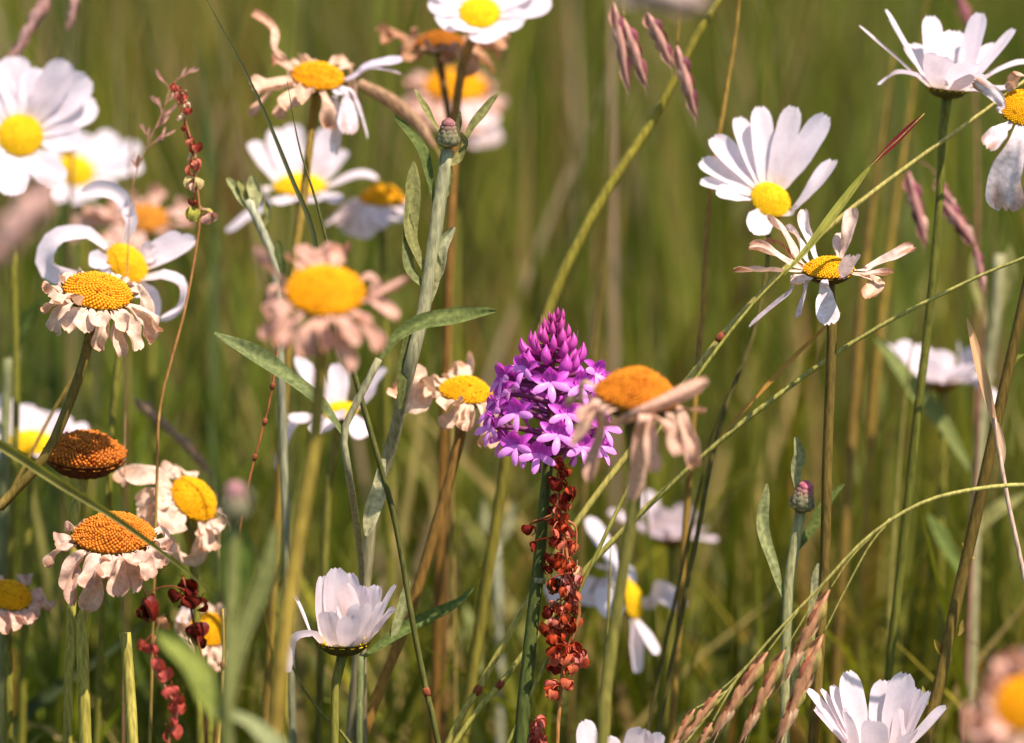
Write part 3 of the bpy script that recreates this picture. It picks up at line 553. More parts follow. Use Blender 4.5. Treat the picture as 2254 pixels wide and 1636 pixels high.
# ------------------------------------------------------------------ sheep's sorrel
def fruit_mesh(seed):
    rg_ = random.Random(seed); m = MB()
    for i in range(3):
        a = i * 2.094 + rg_.uniform(-.2, .2); rd = A3((math.cos(a), math.sin(a), 0))
        C_ = spline([A3((0, 0, 0)), rd * .42 + A3((0, 0, -.25)), rd * .50 + A3((0, 0, -.62)), rd * .22 + A3((0, 0, -1.0))], 7)
        m.ribbon(C_, np.array([.12, .42, .58, .58, .48, .30, .06]), rd, (1, 1, 1), nv=5, cup=.35 * rg_.uniform(.5, 1.4), wob=.08, rg=rg_)
    m.tube(np.array([(0, 0, .55), (.03, 0, .25), (0, 0, -.1)]), .035, (.8, .7, .6), n=4)
    return m
def sorrel(label, curve_pts, d, fruits, size, scol, cols, sr=4, group=None, twigs=()):
    C = stem_curve(curve_pts, d); base = ground_of(C); th = thing("sorrel_plant", label, "sorrel", base, group)
    n = len(C); m = MB(); m.tube(C, np.linspace(.7, 1.25, n) * sr * PX, vary(scol[0], n, .1, scol[1]), n=7); m.build("stem", M_STEM, th)
    for tw in twigs:
        q = spline([at(x, y, d) for x, y in tw], 14); m = MB(); m.tube(q, np.linspace(1, .4, 14) * sr * .6 * PX, scol[0], n=5); m.build("twig", M_STEM, th)
    if len(fruits) > 40: fruits = list(fruits) + [(f[0] + rnd.uniform(-9, 9), f[1] + rnd.uniform(-9, 9), .9) for f in fruits if f[0] > 1205]
    for i, f in enumerate(fruits):
        px, py = f[0], f[1]; s = (f[2] if len(f) > 2 else 1) * size * .8 * PX * rnd.uniform(.85, 1.2)
        O = at(px, py - size * .45, d + rnd.uniform(-.0035, .0035)); kc = A3(f[3]) if len(f) > 3 else A3(rnd.choice(cols)) * rnd.uniform(.75, 1.25)
        fm = fruit_mesh(i * 13 + int(px)); mm = MB(); th_ = rnd.uniform(-.6, .6); ph = rnd.uniform(0, 6.28); tl = rnd.uniform(-.5, .5)
        V = np.concatenate(fm.v) * np.array([1.15, .5, 1.1])
        R1 = np.array([[math.cos(ph), -math.sin(ph), 0], [math.sin(ph), math.cos(ph), 0], [0, 0, 1]])
        R2 = np.array([[math.cos(th_), 0, math.sin(th_)], [0, 1, 0], [-math.sin(th_), 0, math.cos(th_)]]); R3 = np.array([[1, 0, 0], [0, math.cos(tl), -math.sin(tl)], [0, math.sin(tl), math.cos(tl)]])
        V = (V @ R1.T @ R2.T @ R3.T) * s + O
        mm.add(V, fm.f, np.concatenate(fm.c) * kc)
        # stalk to the nearest point of the flowering stem
        j = C[np.argmin(np.linalg.norm(C - O, axis=1))]
        if np.linalg.norm(j - O) < .012: mm.tube(spline([j, (j + O) / 2 + A3((0, 0, .0012)), O + A3((0, 0, s * .1))], 6), .00022, kc * .9, n=4)
        mm.build("fruit", M_FRUIT, th)
    return th
g5 = lambda L: [(1100 + x / 2.573, 1000 + y / 2.573) + tuple(r) for x, y, *r in L]
REDS = [(.44, .07, .02), (.36, .045, .012), (.52, .12, .05), (.28, .03, .012), (.56, .15, .09)]
DARK = (.20, .018, .008); PNK = (.60, .22, .17)
sorrel("rust red sorrel seed spike hanging beside the orchid stem",
       g5([(335, 60), (330, 200), (340, 330), (365, 480), (385, 600), (425, 700), (450, 850), (440, 960), (395, 1070), (355, 1230), (342, 1400), (332, 1500), (325, 1640)]), -.006,
       g5([(330, 70, 1, DARK), (365, 110, 1.2, DARK), (330, 170, 1.1, DARK), (385, 235, 1.3, DARK), (310, 255, 1.2, DARK), (300, 330, 1, DARK), (365, 310, 1, DARK), (335, 370, 1.2), (365, 440, 1.2), (300, 455, 1.1), (320, 500, 1.1, DARK), (360, 520), (405, 550, 1.1), (340, 590, 1.3), (300, 610, 1.2, DARK), (345, 670, 1.2, PNK), (380, 710, 1.1, PNK), (440, 665, 1.2, (.74, .58, .30)), (455, 715, 1, PNK), (300, 735, 1.3, (.13, .04, .01)), (320, 770, 1.1, (.13, .04, .01)), (400, 765, 1, PNK), (430, 820), (375, 880), (330, 880, 1.1), (290, 915), (320, 960, 1.1, PNK), (370, 940), (410, 970, 1.1), (360, 1020), (285, 1010, 1.2), (300, 1050), (315, 1115, 1.2), (415, 1100, 1.3), (430, 1150, 1.1, PNK), (455, 1190, 1, PNK), (305, 1220, 1.2), (395, 1225, 1.1), (300, 1310, 1.1), (385, 1310), (310, 1360), (170, 430, 1.2, DARK), (182, 530, 1, DARK), (262, 660, 1.1, DARK), (360, 260, 1), (345, 420, 1), (385, 640, 1.1), (350, 630, 1.1), (410, 880, 1), (345, 980, 1), (390, 1160, 1.1), (330, 1180, 1.1), (350, 1090, .9), (405, 830, 1), (365, 790, 1)]),
       24, ((.34, .12, .04), (.42, .30, .06)), REDS, sr=5.5, twigs=[g5([(385, 380), (420, 400), (435, 450), (430, 560)]), g5([(340, 330), (250, 360), (190, 380)]), g5([(365, 480), (350, 700), (345, 900), (365, 1150), (350, 1300)])])
sorrel("slender sorrel with red buds above and round green seeds over the grass", [(378, 190), (402, 250), (420, 310), (430, 390), (440, 470), (432, 545), (405, 690), (375, 800), (352, 900), (345, 1060)], .03,
       [(385, 200, .6), (395, 215, .8), (405, 222, .8), (412, 238, .9, (.7, .55, .35)), (415, 250, .7), (398, 265, .7, (.7, .55, .35)), (405, 290, .6), (410, 305, .6), (418, 318, .7), (428, 330, .8), (425, 350, 1.1, (.55, .42, .14)), (432, 365, 1.2, (.6, .25, .16)), (420, 372, 1), (430, 402, 1.5, (.60, .50, .20)), (426, 412, 1.2, (.62, .42, .3)), (430, 470, 1.4, (.45, .45, .07)), (445, 475, 1.2, (.5, .45, .1)), (458, 482, 1.1, (.65, .4, .32)), (425, 452, .8, (.25, .06, .02))],
       26, ((.35, .14, .05), (.30, .30, .05)), [(.42, .07, .04), (.48, .14, .08)], sr=4)
sorrel("pink red sorrel beads on a bent stalk low among broad blurred leaves", [(340, 1400), (330, 1430), (352, 1490), (378, 1540), (395, 1570), (375, 1620), (368, 1680)], -.05,
       [(322, 1428, 1.2), (338, 1432, 1), (345, 1462, 1.2), (355, 1490, 1.1), (378, 1525, 1.2), (395, 1556, 1.3), (388, 1545, .9), (380, 1590, 1), (372, 1618, 1.2), (360, 1375, 1, (.5, .25, .12))], 27, ((.4, .14, .08), (.3, .25, .05)), [(.50, .10, .07), (.44, .08, .05)], sr=3.5)
sorrel("small cluster of coral red sorrel seeds at the foot of the orchid stem", [(1178, 1590), (1182, 1620), (1180, 1660)], .01,
       [(1180, 1596, 1.2), (1186, 1606, 1.2), (1172, 1622, 1.2), (1186, 1630, 1.3), (1166, 1636, 1), (1192, 1640, 1.1), (1176, 1650, 1.2)], 27, ((.4, .14, .08), (.3, .25, .05)), [(.52, .12, .08), (.46, .09, .05)], sr=3.5)
sorrel("dark maroon sorrel seeds hanging in front of the low yellow daisy", [(402, 1270), (415, 1310), (425, 1370), (440, 1430), (450, 1500), (455, 1640)], .03,
       [(322, 1332, 1.8), (318, 1345, 1.3), (405, 1290, 1.2), (415, 1305, 1.3), (440, 1330, 1.4), (395, 1320, 1.2), (420, 1325, 1.2), (428, 1385, 1.5), (420, 1395, 1.2), (445, 1415, 1.2), (430, 1410, 1)], 28, ((.2, .05, .02), (.3, .2, .05)), [(.12, .012, .006), (.17, .02, .01)], sr=3.5, twigs=[[(412, 1300), (370, 1290), (330, 1305), (320, 1330)]])

# ------------------------------------------------------------------ knapweed like woolly plants
def leaf(th, pts, d, wpx, col=GREYG, N0=None, roll=.7, under=None, wob=.16, mat=None):
    q = spline([at(p[0], p[1], p[2] if len(p) > 2 else d) for p in pts], 18); t = np.linspace(0, 1, 18)
    wd = wpx * .62 * PX * np.clip(np.sin(np.pi * (t * .86 + .12)) ** .75, .05, 1); m = MB()
    m.ribbon(q, wd, cv(.15, .75, .65) if N0 is None else N0, None, nv=8, roll=roll, wob=wob, colfn=lambda t, v: A3(col) * A3((1.02, 1.0, .8)) * (.85 + .25 * abs(v) + (.25 if abs(v) < .15 else 0)))
    return m.build("leaf", mat or M_LEAF, th)
def woolly(label, stem, d, sr, leaves, bud=None, scol=GREYG, scol2=None, group="woolly grey green plants"):
    C = stem_curve(stem, d); th = thing("woolly_plant", label, "plant", ground_of(C), group); n = len(C)
    m = MB(); m.tube(C, np.linspace(1.0, .75, n) * sr * PX, vary(scol, n, .1, scol2), n=10, ridge=.1); m.build("stem", M_STEM, th)
    for l in leaves: leaf(th, l[0], d, l[1], **(l[2] if len(l) > 2 else {}))
    if bud:
        bx, by, r = bud[:3]; tipc = bud[3] if len(bud) > 3 else (.34, .12, .14)
        O = at(bx, by, d - .002); ax = nrm(cv(*(bud[4] if len(bud) > 4 else (.05, 1, .25)))); R_ = r * PX
        e1 = nrm(np.cross(ax, (0, 1, .2))); e2 = np.cross(ax, e1)
        m = MB(); m.tube(spline([O - ax * R_ * 1.2, O, O + ax * R_ * 1.0], 9), np.array([.3, .7, .95, 1, .98, .88, .7, .45, .12]) * R_, (.20, .21, .12), n=12); b = m.build("bud", M_LEAF, th)
        for row in range(5):
            for j in range(9 - row):
                a = (j + row * .5) * 2 * math.pi / (9 - row); rd = e1 * math.cos(a) + e2 * math.sin(a)
                q = spline([O + rd * R_ * (.85 - .08 * row) + ax * R_ * (-.9 + row * .38), O + rd * R_ * (1.12 - .12 * row) + ax * R_ * (-.5 + row * .42), O + rd * R_ * (1.08 - .25 * row) + ax * R_ * (.0 + row * .40)], 5)
                m = MB(); k = row / 4; kk = k * k * .8; m.ribbon(q, R_ * .38 * np.array([.8, 1, .95, .65, .1]), rd, None, nv=4, cup=-.3, colfn=lambda t, v, k=kk: A3((.27, .27, .14)) * (1 - k) + A3(tipc) * k); m.build("bract", M_LEAF, b)
    return th
DG = (.11, .15, .05)
woolly("tall woolly plant with purple bud between spread pointed leaves near the top", [(984, 330), (966, 450), (950, 560), (932, 680), (903, 800), (880, 900, .02), (855, 1000, .03), (822, 1110, .035), (805, 1250, .04)], .01, 15,
       [([(1015, 325), (1045, 270), (1100, 203)], 22), ([(975, 300), (945, 255), (910, 192)], 18), ([(1008, 300), (1010, 270), (1012, 245)], 14, dict(col=(.10, .10, .05))), ([(955, 445), (935, 345), (900, 290), (868, 255)], 28, dict(col=DG)),
        ([(935, 600), (905, 520), (905, 420), (912, 355)], 42), ([(940, 640), (900, 590), (895, 520), (900, 470)], 40, dict(col=(.17, .2, .09))), ([(940, 660), (965, 590), (975, 540), (1000, 500)], 34, dict(col=(.34, .36, .24))), ([(975, 370), (1010, 350), (1025, 315), (1015, 290)], 26), ([(925, 705), (948, 640), (958, 590), (955, 545)], 34, dict(col=(.36, .36, .2))), ([(962, 460), (985, 410), (990, 360)], 22, dict(col=(.28, .3, .15))), ([(845, 1010), (830, 1090), (805, 1180)], 40, dict(col=(.42, .42, .28))), ([(880, 900), (890, 800), (905, 720)], 30, dict(col=(.12, .14, .05)))],
       bud=(986, 298, 25), scol=(.32, .33, .17), scol2=(.24, .18, .09))
woolly("woolly plant with long leaf arching right above the cream daisy", [(835, 790), (790, 880), (758, 950), (768, 1040), (785, 1150, .01), (798, 1270, .035), (800, 1450, .04)], -.02, 8,
       [([(838, 790), (870, 745), (930, 710), (1010, 695), (1092, 686)], 42, dict(col=(.13, .17, .06))), ([(755, 955), (700, 880), (610, 815), (530, 765), (472, 733)], 46, dict(col=(.14, .18, .08)))], scol=(.30, .30, .15), scol2=(.20, .12, .07))
woolly("pale budding woolly plant beside the upright white daisy petals", [(545, 440), (572, 500), (600, 570), (612, 680), (620, 900)], .05, 10,
       [([(555, 470), (525, 430), (500, 392)], 30, dict(col=(.26, .3, .16))), ([(560, 470), (560, 430), (552, 388)], 34, dict(col=(.34, .36, .2))), ([(550, 460), (535, 420), (525, 395)], 24), ([(610, 640), (618, 580), (612, 530)], 26, dict(col=(.08, .11, .04))), ([(575, 510), (590, 480), (585, 440)], 18)], scol=(.30, .32, .2), scol2=(.13, .14, .04))
woolly("woolly plant with pink tipped bud and narrow leaves above the drooping spikelets", [(1762, 1120), (1748, 1210), (1736, 1290), (1730, 1450), (1726, 1640)], .02, 12,
       [([(1756, 1090), (1752, 1030), (1758, 1000), (1752, 962)], 30, dict(col=(.26, .28, .16))), ([(1726, 1320), (1700, 1240), (1676, 1150), (1688, 1065)], 34, dict(col=(.24, .28, .14))), ([(1748, 1220), (1790, 1160), (1820, 1110), (1858, 1066)], 30, dict(col=(.12, .16, .05))), ([(1735, 1540), (1770, 1430), (1800, 1360), (1818, 1340)], 36, dict(col=(.30, .33, .14))), ([(1780, 1360), (1795, 1300), (1800, 1240)], 24, dict(col=(.30, .32, .2)))],
       bud=(1768, 1098, 27, (.62, .16, .24), (.25, 1, .2)), scol=(.27, .28, .12))
woolly("dark green crinkled leaf rising right from behind the white cup daisy", [(795, 1445), (792, 1530), (790, 1640)], .025, 8,
       [([(795, 1450), (870, 1400), (950, 1360), (1010, 1330), (1045, 1295)], 42, dict(col=(.11, .16, .05), roll=1.2)), ([(860, 1420), (885, 1340), (900, 1280)], 26, dict(col=(.3, .34, .18)))], scol=(.15, .18, .06))
woolly("blurred grey green plant with long dark leaf beside the right edge stem", [(2200, 560), (2190, 700), (2165, 880), (2148, 1100), (2140, 1400), (2135, 1640)], .16, 14,
       [([(2140, 1040), (2070, 930), (1990, 830), (1925, 745)], 60, dict(col=(.15, .19, .07))), ([(2185, 740), (2150, 640), (2140, 560)], 36), ([(2195, 700), (2220, 620), (2225, 540)], 34), ([(2148, 1180), (2200, 1120), (2260, 1090)], 40), ([(2140, 1300), (2080, 1200), (2040, 1130)], 44, dict(col=(.12, .17, .05)))], scol=(.26, .26, .13), scol2=(.19, .16, .06))
woolly("blurred plant with pinkish bud in front of the tilted cream daisy", [(512, 1140), (512, 1260), (505, 1400), (500, 1640)], -.2, 13,
       [([(520, 1150), (545, 1110), (535, 1060)], 40, dict(col=(.3, .3, .2))), ([(510, 1350), (520, 1250), (515, 1150)], 70, dict(col=(.09, .14, .03))), ([(505, 1560), (535, 1400), (590, 1250), (610, 1150)], 38, dict(col=(.20, .23, .09))), ([(515, 1640), (460, 1530), (400, 1440), (345, 1385)], 66, dict(col=(.19, .24, .06))), ([(470, 1560), (540, 1590), (600, 1636), (640, 1690)], 50, dict(col=(.22, .26, .14)))],
       bud=(515, 1110, 30, (.5, .22, .26)), scol=(.16, .18, .05))
woolly("faint pale budding plant in the blurred background left of the sorrel", [(1088, 1190), (1095, 1320), (1100, 1500), (1100, 1640)], .22, 11,
       [([(1090, 1210), (1120, 1160), (1135, 1105)], 34, dict(col=(.3, .32, .2))), ([(1088, 1210), (1068, 1160), (1065, 1100)], 30, dict(col=(.28, .3, .18))), ([(1060, 1480), (1030, 1400), (1025, 1330)], 36, dict(col=(.3, .36, .16)))], bud=(1092, 1160, 17, (.4, .36, .26)), scol=(.32, .34, .22))
woolly("dark green blurred leaf slanting down by the left edge under the cream daisy", [(18, 790), (12, 900), (8, 1100)], .12, 12,
       [([(20, 780), (50, 730), (90, 660)], 40, dict(col=(.05, .08, .02))), ([(15, 860), (25, 820), (40, 770)], 36, dict(col=(.3, .3, .2)))], scol=(.17, .19, .08))

# ------------------------------------------------------------------ grass stems and blades
def grass_stem(label, pts, d, wpx, col, col2=None, nodes=(), blades=(), group="grass stems crossing the view", tipf=.5, root=True, name="grass_plant", ncol=(.22, .06, .02), cat="grass"):
    if root: C = stem_curve(pts, d)
    else: C = spline([at(p[0], p[1], p[2] if len(p) > 2 else d) for p in pts], 60)
    th = thing(name, label, cat, ground_of(C) if root else C[-1], group); n = len(C)
    m = MB(); rad = np.interp(np.arange(n), [0, n * .25, n], [tipf, 1, 1.15]) * wpx * .5 * PX
    m.tube(C, rad, vary(col, n, .1, col2), n=8, ridge=.06); m.build("culm", M_STEM, th)
    for (x, y) in nodes:
        p = at(x, y, d); i = int(np.argmin(np.linalg.norm(C - p, axis=1))); i = min(max(i, 1), n - 2); t = nrm(C[i + 1] - C[i - 1])
        m = MB(); m.tube(np.array([C[i] - t * wpx * .9 * PX, C[i] - t * wpx * .3 * PX, C[i] + t * wpx * .3 * PX, C[i] + t * wpx * .9 * PX]), np.array([.54, .72, .72, .54]) * wpx * PX, ncol, n=8); m.build("node", M_STEM, th)
    for b in blades: leaf(th, b[0], d, b[1], col=b[2], roll=b[3] if len(b) > 3 else .8, wob=.03, mat=M_GRASS)
    return th
def grass_blade(label, pts, d, wpx, col, group="single grass blades", roll=.8, tip_first=True):
    C = stem_curve(pts, d)[::-1]; th = thing("grass_plant", label, "grass", [C[0][0], C[0][1], 0], group); n = len(C); t = np.linspace(0, 1, n)
    m = MB(); m.ribbon(C, wpx * .5 * PX * np.clip((1 - t) * 5, .04, 1) ** .8, cv(.3, .5, .8), None, nv=5, roll=roll, wob=.02, colfn=lambda t, v: A3(col) * (.9 + .2 * abs(v)))
    m.build("blade", M_GRASS, th); return th
DKG = (.055, .07, .018)
grass_blade("thin dark green grass blade slanting down from top edge to white daisy", [(440, -40), (455, 0), (560, 200), (640, 390), (692, 530), (710, 760), (688, 1000), (645, 1250), (610, 1560)], -.02, 13, DKG)
grass_stem("dark green grass with sharp tip before the orange disc, red node low down", [(632, 178), (658, 320), (695, 440), (722, 545), (752, 700), (782, 830), (830, 1000), (872, 1160), (912, 1390), (940, 1528), (965, 1640)], .01, 12, (.07, .08, .018), (.12, .12, .02), nodes=[(940, 1528)], tipf=.1)
grass_stem("thick olive grass stem slanting down from upper right towards the orchid", [(1640, -80), (1545, 60), (1440, 260), (1330, 430), (1240, 600), (1195, 720), (1140, 900), (1100, 1100)], .08, 24, (.20, .18, .02), (.22, .2, .03), tipf=.7)
grass_stem("long yellow green grass stem running diagonally behind the papery daisy", [(2260, 175), (2180, 235), (1850, 480), (1625, 700), (1520, 830), (1390, 990), (1270, 1150), (1170, 1310), (1060, 1505), (985, 1640)], .03, 14, (.40, .36, .10), (.36, .34, .05), nodes=[(1060, 1505), (1580, 752)])
grass_stem("lower of two long diagonal grass stems, dark tipped at the right edge", [(2300, 545), (2254, 568), (2130, 620), (1900, 740), (1700, 880), (1550, 1000), (1400, 1140), (1280, 1265), (1190, 1390), (1095, 1515), (1000, 1640)], .02, 12, (.28, .28, .07), (.36, .34, .05), nodes=[(1095, 1515)],
           blades=[([(1560, 992), (1650, 890), (1770, 765), (1852, 688)], 12, (.40, .22, .05))])
grass_stem("grass blade with dark crimson sheath tip crossing the papery daisy", [(2035, 250), (1985, 300), (1922, 360), (1845, 465), (1765, 560), (1640, 690), (1500, 880), (1380, 1080)], -.01, 8, (.28, .27, .05), (.26, .27, .05), tipf=.2,
           blades=[([(1915, 366), (1965, 320), (2035, 252)], 20, (.17, .01, .025), 1.1), ([(1725, 605), (1780, 545), (1850, 455), (1922, 360)], 26, (.30, .32, .07), 1.0)], nodes=[])
grass_stem("thick brown spotted stem with small leaf shoots leaning along the right edge", [(2290, 480), (2254, 660), (2200, 900), (2150, 1130), (2100, 1350), (2060, 1540), (2035, 1640)], .02, 25, (.11, .075, .012), (.15, .11, .02), tipf=.85, name="weed_plant", cat="plant",
           blades=[([(2145, 1230), (2128, 1215), (2118, 1195)], 14, (.36, .28, .04)), ([(2080, 1450), (2066, 1430), (2056, 1408)], 20, (.34, .24, .04)), ([(2215, 830), (2235, 790), (2254, 780)], 16, (.2, .22, .04)), ([(2110, 1400), (2118, 1385), (2120, 1365)], 14, (.3, .22, .06)), ([(2050, 1560), (2035, 1535), (2030, 1510)], 14, (.3, .28, .06))])
grass_stem("thin green grass stem curving down left of the white cup daisy's stalk", [(632, 1440), (665, 1510), (715, 1580), (780, 1650)], .02, 9, (.16, .16, .03))
grass_stem("thin reddish stem with dark nodes left of the hanging white petal", [(612, 770), (600, 850), (585, 920), (560, 1010), (535, 1120), (510, 1300)], .02, 8, (.30, .11, .03), (.28, .2, .05), nodes=[(595, 850), (580, 930), (556, 1012)])
grass_stem("short yellow grass stem with red node in front of the low yellow disc", [(490, 1340), (492, 1420), (490, 1490), (486, 1560), (480, 1640)], -.02, 9, (.45, .30, .06), (.32, .24, .05), nodes=[(491, 1480)])
grass_blade("yellow green grass blade slanting across the rusty withered head", [(472, 1310), (400, 1248), (270, 1150), (130, 1062), (0, 978), (-120, 930)], -.05, 26, (.22, .21, .04))
grass_stem("thick yellow stem cut off flat below the rusty withered head", [(275, 1393), (280, 1450), (288, 1560), (292, 1640)], .0, 24, (.36, .32, .06), tipf=1.0)
grass_blade("dark blurred grass blade slanting up from the bottom left corner", [(335, 1355), (280, 1405), (130, 1512), (0, 1630)], .14, 36, (.05, .075, .022))
grass_stem("red brown stem leaning behind the cream withered head at the left edge", [(180, 800), (120, 900), (62, 1010), (10, 1110), (-40, 1190)], .06, 11, (.24, .17, .03), (.24, .12, .03))
grass_stem("pale straw stem with slim husk right of the thick brown stem", [(2188, 920), (2200, 1000), (2222, 1120), (2250, 1250), (2275, 1400)], .0, 11, (.46, .34, .24), (.40, .33, .2), tipf=.8,
           blades=[([(2200, 980), (2175, 880), (2150, 790), (2128, 700)], 30, (.58, .36, .22), 1.0), ([(2204, 1040), (2206, 990), (2196, 930)], 18, (.62, .44, .34), 1.0)])
BGS = "blurred upright stems in the background"
for pts, d, wd, c1, c2, lab in [
    ([(1345, 230), (1338, 500), (1312, 720), (1290, 1000)], .16, 16, (.13, .10, .02), None, "dark blurred stem rising behind the orchid's right shoulder"),
    ([(1968, 120), (1905, 580), (1880, 900), (1855, 1240)], .18, 22, (.24, .16, .03), (.15, .1, .02), "thick brown blurred stem behind the papery withered daisy"),
    ([(2045, -20), (2000, 260), (1965, 500), (1930, 800), (1900, 1200)], .2, 18, (.26, .18, .03), None, "tan blurred stem behind the dark green cup of the raised daisy"),
    ([(2030, 640), (1995, 850), (1962, 1250), (1955, 1500)], .13, 12, (.20, .19, .04), None, "olive blurred stem in front of the pinkish cupped daisy"),
    ([(1660, 720), (1630, 800), (1575, 940), (1545, 1050)], .06, 8, (.09, .08, .02), None, "thin dark stem below the papery daisy's left petals"),
    ([(320, -20), (300, 200), (285, 420), (280, 700)], .2, 12, (.16, .12, .03), None, "thin brown blurred stem above the soft white daisy"),
    ([(175, -10), (165, 120), (160, 330), (150, 600)], .2, 12, (.12, .10, .03), None, "thin dark blurred stem rising above the wide open daisy"),
    ([(660, -10), (652, 200), (650, 420)], .34, 18, (.22, .21, .04), None, "pale olive blurred stem behind the twisted tan petals"),
    ([(430, 40), (460, 300), (470, 520), (470, 900)], .30, 30, (.08, .12, .03), None, "broad dark green blurred stem right of the slender sorrel"),
    ([(1160, 200), (1155, 500), (1130, 800)], .45, 24, (.28, .20, .06), None, "faint tan blurred stem above the orchid's tip"),
    ([(1420, 620), (1420, 900), (1440, 1300)], .4, 20, (.22, .20, .04), None, "faint olive blurred stem behind the brown domed head"),
    ([(600, 880), (605, 1100), (598, 1400)], .2, 20, (.26, .18, .03), None, "amber blurred stem left of the half hidden white daisy"),
    ([(1960, 900), (1950, 1100), (1935, 1400)], .3, 14, (.25, .22, .04), None, "thin yellow blurred stem left of the drooping long leaf"),
    ([(1345, 1180), (1338, 1400), (1330, 1640)], .05, 15, (.22, .2, .04), None, "olive stem rising behind the side facing white daisy")]:
    grass_stem(lab, pts, d, wd, c1, c2, group=BGS, tipf=.12) if wd < 24 else grass_blade(lab.replace('stem', 'blade'), pts, d, wd, c1, group=BGS)

# ------------------------------------------------------------------ seed heads
def spikelet(th, a, b, d, wpx, cols, awn=.35, lem=9, sub=True, da=0.0):
    A_, B_ = at(a[0], a[1], d), at(b[0], b[1], d + da); ax = nrm(B_ - A_); Ls = np.linalg.norm(B_ - A_)
    S = nrm(np.cross(ax, FWD)); m = MB(); m.tube(spline([A_, B_], 8), wpx * PX * np.array([.05, .16, .24, .26, .24, .18, .1, .02]), cols[0], n=6)
    par = m.build("spikelet", M_HUSK, th) if sub else None; mm = m
    for i in range(lem):
        f = i / lem; s = 1 if i % 2 else -1; st = A_ + (B_ - A_) * f * .72
        spread = wpx * .44 * PX * (1 - .4 * f); tipf = min(1.0, f * .72 + .36)
        q = spline([st, st + (B_ - A_) * .15 + S * s * spread * .75 - FWD * spread * .35 * (1 if i % 3 else -1), A_ + (B_ - A_) * tipf + S * s * spread * .35], 8)
        c_ = A3(cols[i % len(cols)]) * rnd.uniform(.65, 1.25); x = mm if not sub else MB()
        x.ribbon(q, wpx * .36 * PX * np.array([.4, .8, 1, 1, .85, .6, .35, .06]), S * s * .8 - FWD * (1 if i % 3 else -1), None, nv=5, roll=-1.1, wob=.03, colfn=lambda t, v, c_=c_: c_ * (1.35 if abs(v) > .7 else .85))
        if awn: x.tube(spline([q[-1], q[-1] + ax * Ls * awn * .5 + S * s * Ls * .02, q[-1] + ax * Ls * awn * rnd.uniform(.6, 1.1) + S * s * Ls * rnd.uniform(0, .08)], 5), np.array([.7, .6, .5, .35, .2]) * PX, c_ * .9, n=4)
        if sub: x.build("lemma", M_HUSK, par)
    if not sub: mm.build("spikelet", M_HUSK, th)
BR = [(.50, .26, .12), (.42, .34, .09), (.38, .13, .06), (.64, .44, .25)]
def brome(label, culm, d, wpx, spk, col, cols=BR, awn=.3, lem=9, sub=True, branch=(), rooted=True):
    C = stem_curve(culm, d); th = thing("brome_grass", label, "grass", ground_of(C), "brome grasses with drooping spikelets"); n = len(C); m = MB()
    m.tube(C, np.interp(np.arange(n), [0, n * .3, n], [.35, 1, 1.6]) * wpx * .5 * PX, vary(col, n, .1), n=7); m.build("culm", M_STEM, th)
    for b in branch:
        q = spline([at(x, y, d) for x, y in b], 20); m = MB(); m.tube(q, np.linspace(1, .55, 20) * wpx * .25 * PX, col, n=5); m.build("branch", M_STEM, th)
    for s in spk: spikelet(th, s[0], s[1], d, s[2], cols, awn, lem, sub)
brome("arching brome grass with drooping bronze spikelets above the funnel daisy", [(1490, 1660), (1600, 1522), (1700, 1402), (1810, 1288), (1900, 1192), (2000, 1122), (2100, 1086), (2254, 1068), (2420, 1085), (2520, 1200), (2560, 1500)], -.025, 10,
      [((1826, 1298), (1728, 1500), 36), ((1812, 1396), (1712, 1640), 44), ((1728, 1430), (1632, 1636), 34), ((1690, 1435), (1568, 1625), 38), ((1588, 1518), (1500, 1636), 30), ((1568, 1590), (1530, 1660), 22), ((1530, 1560), (1470, 1660), 22)], (.34, .32, .08),
      branch=[[(1960, 1142), (1880, 1220), (1826, 1298)], [(1965, 1140), (1915, 1200), (1860, 1300), (1812, 1396)], [(1810, 1288), (1770, 1360), (1728, 1430)], [(1760, 1340), (1720, 1395), (1690, 1435)], [(1660, 1450), (1620, 1490), (1588, 1518)], [(1620, 1498), (1590, 1550), (1568, 1590)], [(1600, 1522), (1560, 1545), (1530, 1560)]])
brome("pink and bronze brome spikelets hanging from the top edge", [(1350, -30), (1420, -100), (1520, -130), (1610, -80), (1625, 20), (1592, 240), (1562, 430), (1545, 700), (1520, 1000)], .07, 14,
      [((1352, 5), (1385, 205), 40), ((1372, 40), (1425, 195), 44), ((1425, 25), (1482, 150), 44), ((1490, 100), (1535, 265), 44)], (.26, .17, .03), cols=[(.50, .28, .20), (.22, .05, .07), (.56, .36, .26), (.34, .14, .10)], lem=7, sub=False, awn=.2,
      branch=[[(1350, -30), (1345, -10), (1352, 5)], [(1390, -70), (1375, -10), (1372, 40)], [(1420, -100), (1415, -30), (1425, 25)], [(1520, -130), (1500, 0), (1490, 100)]])
brome("pinkish brome spikelets drooping beside the green stem of the raised daisy", [(2010, 350), (2060, 380), (2110, 470), (2150, 560), (2165, 660), (2160, 800), (2150, 1000)], .11, 8,
      [((2000, 378), (2040, 545), 44), ((2075, 440), (2150, 545), 46), ((2060, 395), (2110, 470), 30), ((2148, 540), (2168, 650), 26)], (.24, .12, .08), cols=[(.52, .26, .22), (.24, .06, .08), (.58, .36, .28)], lem=7, sub=False, awn=.15)
brome("large pale blurred grass head crossing the left edge close to the viewer", [(110, 415), (60, 480), (0, 545), (-80, 640), (-120, 900)], -.33, 14, [((120, 405), (-40, 590), 78)], (.4, .25, .15), cols=[(.62, .40, .32), (.50, .30, .22)], lem=8, sub=False, awn=.05)
